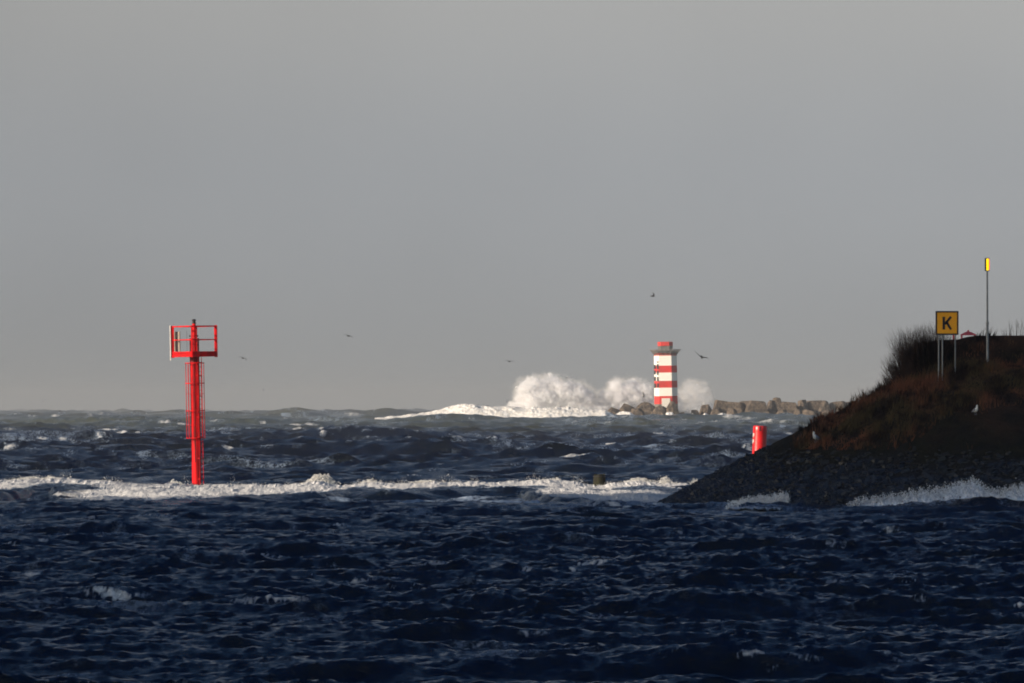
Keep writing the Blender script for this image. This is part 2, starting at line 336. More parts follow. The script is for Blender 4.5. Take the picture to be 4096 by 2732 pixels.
for (px, py, wd, ht, st) in caps:
    x0, y0 = find(min(max(px, -900), 4900), py); sx = wd * y0 / F / 2; hh = min(ht * y0 / F * .55, .9) * (.5 if py > 2000 else .50); sx *= 1.25 if py > 2000 else 1.6; sy = max(2.2 * hh, .3, .9 * stp(y0) * y0); sy = min(sy, max(.3 * sx, .9 * stp(y0) * y0)) if py > 2000 else sy 
    r0, r1 = np.searchsorted(ds, [y0 - sy * 7 - 4, y0 + sy * 7 + 4]); c0_, c1_ = np.searchsorted(ac, [(x0 - sx * 3) / y0, (x0 + sx * 3) / y0])
    s_ = (slice(r0, r1), slice(c0_, c1_)); xs, ys = X[s_], Y[s_]
    if xs.size == 0: continue
    u = (xs - x0) / sx; lump = fbm(xs / (sx * .17) + px, ys / (sx * .3), None, 4, 9, .6)
    yc = y0 + sx * .6 * (fbm(xs / (sx * .7) + px, xs * 0, None, 2, 4) - .5)
    rag = sstep(fbm(xs / (sx * .16) + py, ys / (sy * 1.2), None, 4, 13, .7), .28, .68); g_ = np.exp(-1.3 * np.abs(u) ** 1.5) * np.exp(-((ys - yc) / sy) ** 2)
    Z[s_] += hh * g_ * (.25 + .9 * lump) * ((.4 + .8 * rag) if py > 2000 else (.75 + .35 * rag))
    foam[s_] = np.maximum(foam[s_], (st if py > 2000 else st * .74) * np.exp(-np.abs(u) ** 2) * np.exp(-((ys - yc + .3 * sy) / (sy * (1.8 if py > 2000 else 1.2))) ** 2) * ((.30 + .95 * rag) if py > 2000 else (.62 + .5 * rag)))
# breaking crests in the random sea
foam = np.maximum(foam, sstep(crest, 2.3, 3.7) * .50)
foam = np.maximum(foam, sstep(a0 + .9 * b3, 3.3, 5.0) * out_ * .5)
# foam left over on the water: streaks, and the churned water around surf and bank
wisp = .62 * sstep(fbm(X / 1.3, Y / 4.5, None, 5, 31, .6), .50, .74) * sstep(fbm(X / 7, Y / 20, None, 2, 32), .35, .6)
surf = np.exp(-((Dm - 388) / 26) ** 2) * sstep(farx, 900, 1900) * (1 - .25 * sstep(farx, 2750, 3000))
wisp = wisp + surf * 1.5 * sstep(fbm(X / 2.6, Y / 14, None, 4, 33), .36, .62)
nb = np.exp(-((Dm - 352) / 34) ** 2) * sstep(farx, 1500, 2400); wisp = wisp + nb * .8 * sstep(fbm(X / 1.6, Y / 8, None, 4, 35), .36, .66)
wisp = wisp + .6 * out_ * sstep(fbm(X / 9, Y / 60, None, 4, 37), .46, .72)
Vs = np.stack([XX, YY, Z], -1)
m = Mat('sea_water')
fo = m.attr('foam'); wi = m.attr('wisp')
v1 = m.coord((1, .45, 1)); nz = m.noise(5.5, 6, v1, .7); nz2 = m.noise(1.3, 5, v1, .65)
br = m.math('ADD', m.math('MULTIPLY', nz, .6), m.math('MULTIPLY', nz2, .4))
ff = m.rng(m.math('SUBTRACT', m.math('ADD', fo, m.math('MULTIPLY', m.math('SUBTRACT', br, .5), 1.5)), 0.0), .26, .92)
wf = m.math('MULTIPLY', m.rng(m.math('ADD', br, m.math('MULTIPLY', wi, .16)), .50, .72), m.math('MINIMUM', m.math('MULTIPLY', wi, .62), .9))
fac = m.math('MINIMUM', m.math('ADD', ff, wf), 1.0)
wat = m.mix(m.rng(nz2, .35, .65), (.002, .005, .011), (.006, .009, .011)); wat = m.mix(m.attr('far_sunlit'), wat, (.068, .078, .048))  # far water coloured lighter and greener, its sunlit look put into the base colour
foamc = m.mix(m.rng(m.noise(7, 5), .35, .65), (.78, .76, .73), (.50, .50, .49))
foamc = m.mix(m.rng(ff, .1, .7), (.36, .46, .60), foamc); m.put(m.p.inputs['Base Color'], m.mix(fac, wat, foamc))
m.put(m.p.inputs['Roughness'], m.rng(fac, 0, 1, .17, .85)); m.p.inputs['IOR'].default_value = 1.333
bn = m.bump(m.noise(3.2, 7, m.coord((1, .5, 1)), .74), 1.0, .12, m.bump(m.noise(.45, 5, m.coord((1, .28, 1)), .62), 1.0, .42))
m.put(m.p.inputs['Normal'], m.bump(fac, .5, .05, bn)); M['sea'] = m.m
sea = grid_mesh('sea', Vs, nr, nc, M['sea'], attrs={'foam': foam, 'wisp': wisp, 'far_sunlit': sstep(Dm, 1000, 1900) * np.ones_like(Z)}); tag(sea, kind='structure')
def sea_z(x, y):
    r = min(int(np.searchsorted(ds, math.hypot(x, y))), nr - 1); c = int(np.argmin(np.abs(ac - math.atan2(x, y)))); return float(Z[r, c])
VIS = np.minimum.accumulate(Y0 - F * (Z - H) / np.maximum(YY, 1), axis=0)

# ------------------------------------------------------------------ bank (round head of the dam)
BX, BY, BR, BS = 24.4, 358.0, 17.4, .515
def bank_z(x, y):
    x = np.asarray(x, float); y = np.asarray(y, float)
    dx = np.maximum(BX - x, 0); d = np.hypot(dx, y - (BY + .04 * np.maximum(x - BX, 0)))
    z = (BR - d) * BS
    z = np.where(z > 6.0, 6.0 + .5 * (1 - np.exp(-(z - 6.0) / .5)), z)
    z = z + .30 * (fbm(x / 2.6, y / 2.6, None, 4, 51) - .5) * sstep(z, -.5, 1.5) + .10 * (fbm(x / .6, y / .6, None, 3, 52) - .5)
    # flat-topped rise at the back of the plateau
    u = sstep(x + .5 * (fbm(y / 1.5, x / 2, None, 2, 53) - .5), 18.9, 19.7); vv = sstep(y, 356.4 + .5 * (fbm(x / 1.2, y * 0, None, 3, 54) - .5), 357.4) * (1 - sstep(y, 363, 366))
    topz = wz(1372, 360) + (wz(1361, 360) - wz(1372, 360)) * sstep(x, 19.5, 20.6) + (wz(1344, 360) - wz(1361, 360)) * sstep(x, 21.2, 22.2)
    return np.where(z > 3, np.maximum(z, z + (topz - z) * u * vv), z)
gx = np.concatenate([np.arange(4, 34, .11), np.arange(34, 90, .8)]); gy = np.concatenate([np.arange(338, 366, .11), np.arange(366, 380, .5)])
GX, GY = np.meshgrid(gx, gy); GZ = bank_z(GX, GY)
bank = grid_mesh('bank', np.stack([GX, GY, np.maximum(GZ, -3)], -1), len(gy), len(gx), M['bank']); tag(bank, kind='structure')
def hit(px, py, y_lo=336, y_hi=378, fn=None):
    fn = fn or bank_z
    t = np.arange(y_lo, y_hi, .02); z = H + (Y0 - py) * t / F; b = fn((px - 2048) * t / F, t); k = np.argmax(b >= z)
    return Vector(((px - 2048) * t[k] / F, t[k], b[k]))
# basalt blocks set in the lower slope: too many to count
sv_, sf_ = [], []
cube = np.array([(x, y, z) for x in (-1, 1) for y in (-1, 1) for z in (-1, 1)], float); cf = [(0, 1, 3, 2), (4, 6, 7, 5), (0, 4, 5, 1), (2, 3, 7, 6), (0, 2, 6, 4), (1, 5, 7, 3)]
SX = RNG.uniform(5.5, 34, 30000); SY = RNG.uniform(339.5, 361, 30000); SZ = bank_z(SX, SY)
for x, y, z in zip(SX, SY, SZ):
    if z < -.2 or z > 3.0 or RNG.random() < (z - .5) / 2.2: continue
    s_ = RNG.uniform(.045, .095)
    q = cube * np.array([s_ * RNG.uniform(1.1, 2.3), s_, s_ * RNG.uniform(.4, .7)]) + RNG.normal(0, s_ * .2, (8, 3))
    a_ = RNG.normal(-.6, .45); c_, d_ = math.cos(a_), math.sin(a_); t_ = RNG.normal(-.45, .3); e_, f_ = math.cos(t_), math.sin(t_)
    q = q @ np.array([[c_, -d_, 0], [d_, c_, 0], [0, 0, 1]]) @ np.array([[1, 0, 0], [0, e_, -f_], [0, f_, e_]]) + (x, y, z); b = len(sv_); sv_ += q.tolist(); sf_ += [tuple(i + b for i in f) for f in cf]
me = bpy.data.meshes.new('stones'); me.from_pydata(sv_, [], sf_)
tag(link('revetment_stones', me, M['basalt']), 'dark basalt stones covering the lower slope of the bank down to the water', 'stones', kind='stuff')
# dead grass
def blades(n, fn, name, mat, hmin, hmax, wd=.02, lean=(.25, 0), lab=None):
    vs, fs = [], []; 
    for k in range(n):
        r_ = fn()
        if r_ is None: continue
        x, y, z, sc_ = r_; h = RNG.uniform(hmin, hmax) * sc_; a = RNG.uniform(0, math.pi); lx = RNG.normal(lean[0], .3) * h; ly = RNG.normal(lean[1], .3) * h
        cx, sy = math.cos(a) * wd, math.sin(a) * wd * .5; b = len(vs)
        vs += [(x - cx, y - sy, z - .05), (x + cx, y + sy, z - .05), (x + lx * .4 + cx * .7, y + ly * .4 + sy * .7, z + h * .6), (x + lx * .4 - cx * .7, y + ly * .4 - sy * .7, z + h * .6), (x + lx, y + ly, z + h)]
        fs += [(b, b + 1, b + 2, b + 3), (b + 3, b + 2, b + 4)]
    me = bpy.data.meshes.new(name); me.from_pydata(vs, [], fs); return tag(link(name, me, mat), lab, 'grass', kind='stuff')
GXs = RNG.uniform(10, 32, 90000); GYs = RNG.uniform(343, 357.2, 90000); GZs = bank_z(GXs, GYs)
Tn = GZs - .13 * (GXs - 14) + 6 * (fbm(GXs * .33, GYs * .33, None, 3, 61) - .5); Sn = .35 + 1.9 * sstep(fbm(GXs * 1.1, GYs * 1.1, None, 3, 62), .42, .75)
keep = (GZs > 2.6) & (RNG.random(90000) < (Tn - 2.8) / 2.0); gi = iter(np.stack([GXs, GYs, GZs, Sn], 1)[keep])
blades(int(keep.sum()), lambda: next(gi), 'dead_grass', M['grass'], .12, .36, .022, (.12, 0), 'rust brown dead grass over the upper slope of the bank')

# shrubs: bare twigs fanning up from several stems
def shrub(px, py, D, hgt, spread, n, lean, label, seed, dense=False):
    x0 = wx(px, D); z0 = float(bank_z(x0, D)) - .08; e = empty('shrub', (x0, D, z0)); tag(e, label, 'shrub', 'bare shrubs growing on the bank')
    r_ = random.Random(seed); tw = MB(); st = MB()
    for k in range(n):
        a = r_.gauss(lean, spread); b_ = r_.gauss(0, spread * .7); L = hgt * r_.uniform(.55, 1.05) * (1 - .25 * min(1, abs(a - lean)))
        bx = r_.uniform(-.5, .5) * hgt * .5; by = r_.uniform(-.4, .4) * hgt * .4
        p = Vector((bx, by, 0)); d = Vector((a, b_, 1)).normalized(); seg = 3; rad = .020 if k % 9 == 0 else .012
        tgt = st if k % 9 == 0 else tw
        for s_ in range(seg):
            q = p + d * L / seg; rn = rad * (1 - .3 * s_)
            tgt.tube(p, q, rn, rn * .7, 4); 
            if s_ >= 1:
                for _ in range(2):
                    dd = (d + Vector((r_.gauss(0, .3), r_.gauss(0, .3), r_.gauss(.1, .2)))).normalized(); tw.tube(q, q + dd * L * r_.uniform(.12, .3), rn * .55, rn * .25, 3)
            d = (d + Vector((r_.gauss(0, .08), r_.gauss(0, .08), .12))).normalized(); p = q
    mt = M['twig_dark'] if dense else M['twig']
    tw.build('twigs', mt, e); st.build('stems', mt, e)
    return e
shrub(3668, 1500, 355.2, 2.15, .21, 720, -.22, 'tall bare shrub standing left of the yellow K sign, tips above the skyline', 1)
shrub(3725, 1500, 355.4, 2.05, .15, 520, -.08, 'tall bare shrub close beside and behind the left edge of the K sign', 2)
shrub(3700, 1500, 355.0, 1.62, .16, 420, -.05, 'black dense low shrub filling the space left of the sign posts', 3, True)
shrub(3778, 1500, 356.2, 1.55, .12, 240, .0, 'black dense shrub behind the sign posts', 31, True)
shrub(3618, 1500, 355.0, 1.5, .26, 330, -.42, 'shrub leaning left over the shoulder of the bank', 4)
shrub(3572, 1510, 355.6, .9, .28, 150, -.35, 'small bare shrub on the shoulder, left of the leaning shrub', 5)
shrub(3500, 1560, 356.0, .55, .28, 60, -.3, 'knee high bare shrub highest on the open slope skyline', 6)
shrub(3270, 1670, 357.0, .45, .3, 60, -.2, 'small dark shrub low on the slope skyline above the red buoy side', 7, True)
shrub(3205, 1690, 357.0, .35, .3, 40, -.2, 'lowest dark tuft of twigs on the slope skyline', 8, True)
tuft_labels = ['ragged tuft on the slope skyline just left of the knee high shrub', 'second ragged tuft down the slope skyline from the knee high shrub', 'third ragged tuft down the slope skyline from the knee high shrub', 'broad ragged tuft half way down the slope skyline']
for q, (px, hh) in enumerate([(3455, .34), (3415, .28), (3365, .36), (3320, .30)]): shrub(px, 1600, 357.2, hh, .5, 46, -.1, tuft_labels[q], 40 + q)
for q, (px, hh, n_, lb) in enumerate([(4052, .75, 8, 'thin twigs rising over the flat skyline at the right edge'), (4082, .85, 8, 'rightmost thin twigs on the flat skyline at the picture edge'), (4015, .42, 7, 'short sparse twigs on the flat skyline right of the lamp pole')]):
    shrub(px, 1345, 358.6, hh, .12, n_, 0, lb, 20 + q)

# ------------------------------------------------------------------ K sign
D = 353.6; k_ = D / F
gz = float(bank_z(wx(3788, D), D))
e = empty('sign', (wx(3788, D), D, gz)); tag(e, 'square orange yellow sign with black border and letter K on grey posts', 'sign')
def lz(py): return wz(py, D) - gz
def lx(px): return wx(px, D) - wx(3788, D)
b = MB(); b.box((0, 0, lz(1292)), (92 * k_, .04, 96 * k_)); b.build('board', M['orange'], e, bevel=.008)
fr = MB(); t = 6.2 * k_; hw = 46 * k_; hh = 48 * k_; zc = lz(1292)
fr.box((0, -.024, zc + hh - t / 2), (2 * hw, .012, t)); fr.box((0, -.024, zc - hh + t / 2), (2 * hw, .012, t))
fr.box((-hw + t / 2, -.024, zc), (t, .012, 2 * hh - 2 * t)); fr.box((hw - t / 2, -.024, zc), (t, .012, 2 * hh - 2 * t)); fr.build('border', M['black'], e)
lt = MB()
def stroke(p, q, wd):
    p = Vector((lx(p[0]), lz(p[1]))); q = Vector((lx(q[0]), lz(q[1]))); d = (q - p).normalized(); n_ = Vector((-d.y, d.x)) * wd * k_ / 2
    pts = [p + n_, q + n_, q - n_, p - n_]; vs = [(a.x, y_, a.y) for y_ in (-.030, -.0205) for a in pts]
    lt.add(vs, [(0, 1, 2, 3), (7, 6, 5, 4), (0, 4, 5, 1), (1, 5, 6, 2), (2, 6, 7, 3), (3, 7, 4, 0)])
stroke((3775, 1267), (3775, 1318), 10); stroke((3779, 1297), (3804, 1267), 9.5); stroke((3786, 1289), (3804, 1318), 9.5)
lt.build('letter', M['black'], e)
for px, yb in ((3755, .06), (3770, .10), (3821, .06)):
    p = MB(); zb = float(bank_z(wx(px, D), D + yb)) - gz - .2; p.tube((lx(px), yb, zb), (lx(px), yb, lz(1340) + .6), .033, n=10); p.build('post', M['grey'], e, smooth=False)

# lamp pole
D = 354.2; k_ = D / F; x0 = wx(3950, D); gz = float(bank_z(x0, D))
e = empty('signal_lamp', (x0, D, gz), (0, R(-.15), 0)); tag(e, 'tall thin grey pole with a glowing yellow lamp on top', 'signal lamp')
p = MB(); p.tube((0, 0, -.3), (0, 0, wz(1292, D) - gz), .065, .06, 12); p.tube((0, 0, wz(1292, D) - gz), (0, 0, wz(1083, D) - gz), .047, .040, 12)
p.tube((0, 0, wz(1296, D) - gz), (0, 0, wz(1288, D) - gz), .08, .08, 12); p.build('pole', M['grey'], e, smooth=False)
zc = wz(1058, D) - gz
p = MB(); p.box((-.075, .02, zc), (.07, .16, 48 * k_)); p.box((0.0, .02, zc + 25 * k_), (.22, .17, .03)); p.box((0.0, .02, zc - 25 * k_), (.22, .17, .03)); p.build('housing', M['dark'], e, bevel=.008)
p = MB(); p.box((.012, -.02, zc), (.104, .14, 47 * k_)); p.build('lamp', M['glow'], e, bevel=.015)
p = MB(); p.box((.088, .01, zc), (.045, .13, 46 * k_)); p.build('side_lamp', M['glow2'], e, bevel=.012)

# red roofed shelter and red post behind the rise
D = 372.0; k_ = D / F; x0 = wx(3873, D); e = empty('shelter', (x0, D, 3.0)); tag(e, 'small faded red roof on thin legs above the skyline right of the K sign', 'shelter')
p = MB()
def zz_(py): return wz(py, D) - 3.0
def sq(h, z): return [(-h, -h * .6, z), (h, -h * .6, z), (h, h * .6, z), (-h, h * .6, z)]
p.rings([sq(31 * k_, zz_(1341)), sq(31 * k_, zz_(1338)), sq(11 * k_, zz_(1328)), sq(4 * k_, zz_(1326)), sq(3 * k_, zz_(1320))]); p.build('roof', M['pink'], e)
for sx in (-1, 1):
    for sy in (-1, 1):
        p = MB(); p.tube((sx * 26 * k_, sy * 15 * k_, -1.5), (sx * 26 * k_, sy * 15 * k_, zz_(1340)), .035, n=8); p.build('leg', M['pink'], e)
D = 371.0; k_ = D / F; e = empty('post', (wx(3816, D), D, 3.0)); p = MB(); p.box((0, 0, (wz(1336, D) - 3) / 2), (11 * k_, .12, wz(1336, D) - 3)); p.box((0, 0, wz(1336, D) - 3 + .03), (14 * k_, .16, .06)); o = p.build('shaft', M['pink'], e, bevel=.01)
tag(e, 'short faded red post top showing just under the right corner of the K sign', 'post')

# ------------------------------------------------------------------ red beacon
D = 452.0; k_ = D / F; bx0 = wx(787, D)
e = empty('beacon', (bx0, D, 0), (0, R(-1.0), 0)); tag(e, 'tall red channel beacon column with ladder cage and square railed platform standing in the surf', 'beacon')
z = lambda py: wz(py, D)
col = MB(); col.rings([circ((0, 0), r_, r_, z_, 20) for r_, z_ in ((.275, -2), (.275, z(1755)), (.262, z(1750)), (.262, z(1428)))])
for a in range(6): 
    t = R(20 + 60 * a); col.box((.268 * math.cos(t), .268 * math.sin(t), z(1600)), (.05, .05, z(1445) - z(1940)), Matrix.Rotation(t, 3, 'Z'), 1)
dkr = plain('dark_red_paint', (.20, .002, .005), (.08, .003, .005), .6, 2)
col.build('column', [M['red'], dkr], e)
p = MB(); p.tube((0, 0, z(1450)), (0, 0, z(1424)), .27, .30, 20); p.build('collar', dkr, e)
zs = [z(1452), z(1533), z(1575), z(1643), z(1700), z(1752)]
p = MB()
for i, q in enumerate(zs): p.torus((0, 0, q), .56, .030 if i in (0, 1, 3, 5) else .012)
for a in range(12): t = R(15 + 30 * a); p.tube((.56 * math.cos(t), .56 * math.sin(t), zs[-1]), (.56 * math.cos(t), .56 * math.sin(t), zs[0]), .016, n=6)
for q in (zs[0], zs[1], zs[3], zs[5]):
    for a in range(4): t = R(8 + 90 * a); p.box((.41 * math.cos(t), .41 * math.sin(t), q), (.32, .04, .05), Matrix.Rotation(t, 3, 'Z'))
p.build('safety_cage', M['red'], e)
p = MB(); la = R(-38); ld = Vector((math.cos(la), math.sin(la), 0)); lp = Vector((-ld.y, ld.x, 0))
for s_ in (-1, 1): q = ld * .40 + lp * s_ * .17; p.tube((q.x, q.y, -.6), (q.x, q.y, z(1430)), .022, n=8)
zq = -.5
while zq < z(1432):
    a_ = ld * .40 + lp * .17; b_ = ld * .40 - lp * .17; p.tube((a_.x, a_.y, zq), (b_.x, b_.y, zq), .014, n=6); zq += .28
for q in np.arange(.3, 7.2, 1.25): p.box((ld.x * .33, ld.y * .33, q), (.16, .34, .05), Matrix.Rotation(la, 3, 'Z'))
p.build('ladder', M['red'], e)
cs = [Vector((1.31 * math.cos(R(a)), 1.31 * math.sin(R(a)), 0)) for a in (-94, -4, 86, 176)]
def edges(): return [(cs[i], cs[(i + 1) % 4]) for i in range(4)]
def beam(mb, a, b, z0, z1, th):
    c = (a + b) / 2; d = b - a; mb.box((c.x, c.y, (z0 + z1) / 2), (d.length, th, z1 - z0), Matrix.Rotation(math.atan2(d.y, d.x), 3, 'Z'))
p = MB()
for a, b_ in edges(): 
    beam(p, a, b_, z(1427), z(1418), .14); beam(p, a, b_, z(1413), z(1406), .14); beam(p, a, b_, z(1418), z(1413), .05)
beam(p, cs[1] * .97, cs[3] * .97, z(1424), z(1410), .10); beam(p, cs[0] * .97, cs[2] * .97, z(1423), z(1411), .10)
p.build('platform', M['red'], e)
p = MB()
for a, b_ in edges(): 
    beam(p, a, b_, z(1308), z(1303), .07); beam(p, a, b_, z(1361), z(1357), .06)
p.build('railing', M['red'], e)
for i, c in enumerate(cs):
    p = MB(); wd = .19 if i in (1, 3) else .08; p.box((c.x, c.y, (z(1302) + z(1430)) / 2), (wd, .12, z(1302) - z(1430))); p.build('corner_post', M['red'], e, bevel=.01)
p = MB(); p.tube((0, 0, z(1424)), (0, 0, z(1294)), .115, .105, 16); p.tube((0, 0, z(1345)), (0, 0, z(1340)), .16, .16, 12); p.build('mast', M['red'], e)
p = MB(); p.rings([circ((0, 0), r_, r_, z_, 16) for r_, z_ in ((.14, z(1294)), (.14, z(1291)), (.09, z(1290)), (.10, z(1283)), (.15, z(1282)), (.13, z(1279)), (.03, z(1276)))]); p.build('lantern', M['dark'], e)
p = MB(); p.box((wx(719, D) - bx0 - .03, .25, z(1365)), (.44, .09, z(1325) - z(1405)), Matrix.Rotation(R(-30), 3, 'Z')); p.build('board', M['beige'], e, bevel=.01)
p = MB(); p.box((wx(704, D) - bx0 - .03, .12, z(1365)), (.06, .10, z(1323) - z(1406))); p.build('bracket', M['dark'], e)
p = MB(); p.tube((cs[3].x - .13, 0, z(1440)), (cs[3].x - .13, 0, z(1301)), .028, n=8); p.build('sunlit_edge', M['cream'], e)  # pale tube added as the sunlit left edge of the platform cage
for xx in (wx(759, D) - bx0 - .03, wx(799, D) - bx0 - .03): p = MB(); p.tube((xx, .2, z(1410)), (xx, .2, z(1322)), .010, n=6); p.build('rod', M['dark'], e)
p = MB(); p.tube((-.26, 0, z(1344)), (.22, 0, z(1344)), .02, n=6); p.box((-.26, 0, z(1344)), (.08, .08, .10)); p.box((.22, 0, z(1344)), (.06, .08, .08)); p.build('crossbar', M['dark'], e)

# ------------------------------------------------------------------ red buoy
D = 425.0; k_ = D / F; x0 = wx(3031, D); top = wz(1703, D)
e = empty('buoy', (x0, D, 0), (0, R(2.2), 0)); tag(e, 'red cylindrical buoy with worn white marks, leaning slightly behind the slope', 'buoy')
r_ = 27.5 * k_; p = MB()
p.rings([circ((0, 0), r_ * a, r_ * a, zq, 28) for a, zq in ((1.02, -1.6), (1.02, .9), (1, .95), (1, top - .34), (1.03, top - .33), (1.03, top - .27), (1, top - .26), (1, top - .06), (.93, top - .01), (.86, top - .005), (.86, top - .05), (.2, top - .05))]); 
o = p.build('body', plain('buoy_red', (.72, .012, .014), (.50, .01, .012), .32, 1.5, .5, .12), e, smooth=False)
for pl in o.data.polygons: pl.use_smooth = True
o.data.set_sharp_from_angle(angle=R(40))
p = MB(); p.box((-.02, -r_ - .005, top - .16), (.045, .03, .26)); p.box((.03, -r_ - .005, top - .25), (.09, .03, .04)); p.build('latch', M['dark'], e)
def on(a, zq, w_, h_): t = R(a); p.box(((r_ + .004) * math.cos(t), (r_ + .004) * math.sin(t), zq), (.012, w_, h_), Matrix.Rotation(t, 3, 'Z'))
for zq in (top - .55, top - .9):
    p = MB(); on(197, zq, .05, .22); on(203, zq + .09, .12, .045); on(203, zq - .02, .10, .04); on(209, zq + .03, .045, .13); p.build('marking', M['cream'], e)

# timber pile in the surf
D = 444.5; k_ = D / F; e = empty('pile', (wx(2398, D), D, 0)); tag(e, 'dark mossy round timber pile stump standing in the white surf', 'pile'); p = MB(); rg = []
for i, zq in enumerate(np.linspace(-1.5, wz(1899, D), 9)):
    rg.append([((23.5 * k_ * (1 - .10 * (i == 8)) * (1 + .10 * float(vnoise(a * .9, i * .6, None, 77)))) * math.cos(2 * math.pi * a / 18), 23.5 * k_ * (1 - .1 * (i == 8)) * math.sin(2 * math.pi * a / 18), zq + (.06 * math.sin(a) if i == 8 else 0)) for a in range(18)])
p.rings(rg); p.build('shaft', M['wood'], e, smooth=False)
p = MB(); p.torus((0, 0, wz(1906, D)), 23.5 * k_ * 1.03, .03, 24); p.build('band', M['dark'], e)

# ------------------------------------------------------------------ lighthouse
D = 2000.0; k_ = D / F
def oct_(hw, ch, z, cx=0): 
    a = hw - ch; return [(cx - a, -hw, z), (cx + a, -hw, z), (cx + hw, -a, z), (cx + hw, a, z), (cx + a, hw, z), (cx - a, hw, z), (cx - hw, a, z), (cx - hw, -a, z)]
lh0 = wx(2666, D); e = empty('lighthouse', (lh0, D, 0), (0, R(-.9), R(-3)))
tag(e, 'red and white striped lighthouse with flared grey gallery and red cap on the breakwater end', 'lighthouse')
z = lambda py: wz(py, D)
lv = [1700, 1616, 1584, 1551, 1523.5, 1490.5, 1462.5, 1423, 1408]; mi = [2, 1, 0, 1, 0, 1, 0, 1]
p = MB(); p.rings([oct_(46.2 * k_ - .1 * i / 8, 22 * k_ * .92, z(q)) if q > 1410 else oct_(40 * k_, 19 * k_, z(q)) for i, q in enumerate(lv)], mi)
p.build('tower', [M['white_far'], M['red_far'], M['concrete']], e)
p = MB(); hw0 = 46.2 * k_; p.box((wx(2667, D) - lh0, -hw0 + .02, (z(1593) + z(1655)) / 2), (34 * k_, .35, z(1593) - z(1655))); dd = p.build('door', M['cream'], e, bevel=.05)
for (px, segs) in ((2625, [(1459, 1475), (1481, 1497), (1506, 1523), (1533, 1551)]), (2637.5, [(1445, 1450), (1456, 1476), (1482, 1500), (1507, 1525), (1533, 1551)])):
    f_ = (px - 2620) / 22.0; a_ = hw0 - 22 * k_ * .92
    for (q0, q1) in segs:
        p = MB(); c_ = Vector((-hw0 + (hw0 - a_) * f_, -a_ - (hw0 - a_) * f_, (z(q0) + z(q1)) / 2)) + Vector((-.03, -.03, 0))
        p.box(c_, (.55, .16, z(q0) - z(q1)), Matrix.Rotation(R(-45), 3, 'Z')); p.build('window', M['dark'], e)
p = MB(); n_ = 26
def per(hw, ch, t):
    P_ = [Vector(q) for q in oct_(hw, ch, 0)]; t = t % 1 * 8; i = int(t); return P_[i].lerp(P_[(i + 1) % 8], t - i)
for i in range(n_):
    a_ = per(42 * k_, 20 * k_, i / n_); b_ = per(61 * k_, 26 * k_, i / n_); p.tube((a_.x, a_.y, z(1422)), (b_.x, b_.y, z(1398)), .11, .08, 4)
for hw_, ch_, q in ((61, 26, 1399), (56, 24, 1404), (50, 22, 1411), (44, 21, 1419)):
    P_ = [Vector(v_) for v_ in oct_(hw_ * k_, ch_ * k_, z(q))]
    for i in range(8): p.tube(P_[i], P_[(i + 1) % 8], .09, n=5)
p.build('gallery_railing', M['grey_far'], e)
p = MB(); p.rings([oct_(43 * k_, 20 * k_, z(1412)), oct_(50 * k_, 22 * k_, z(1409)), oct_(50 * k_, 22 * k_, z(1406)), oct_(30 * k_, 13 * k_, z(1405.5))]); p.build('gallery_floor', M['grey_far'], e)
p = MB(); p.rings([oct_(27.5 * k_, 12 * k_, z(1406)), oct_(27.5 * k_, 12 * k_, z(1383))]); lr = p.build('lantern_room', M['glass'], e)
for i in range(16): p = MB(); a_ = per(28 * k_, 12 * k_, i / 16); p.tube((a_.x, a_.y, z(1405)), (a_.x, a_.y, z(1383)), .07, n=5); p.build('mullion', M['grey_far'], lr)
p = MB(); p.rings([oct_(28 * k_, 12 * k_, z(1384)), oct_(30 * k_, 13 * k_, z(1383.5)), oct_(30 * k_, 13 * k_, z(1368.5)), oct_(27 * k_, 12 * k_, z(1367))]); p.build('cap', M['red_far'], e)

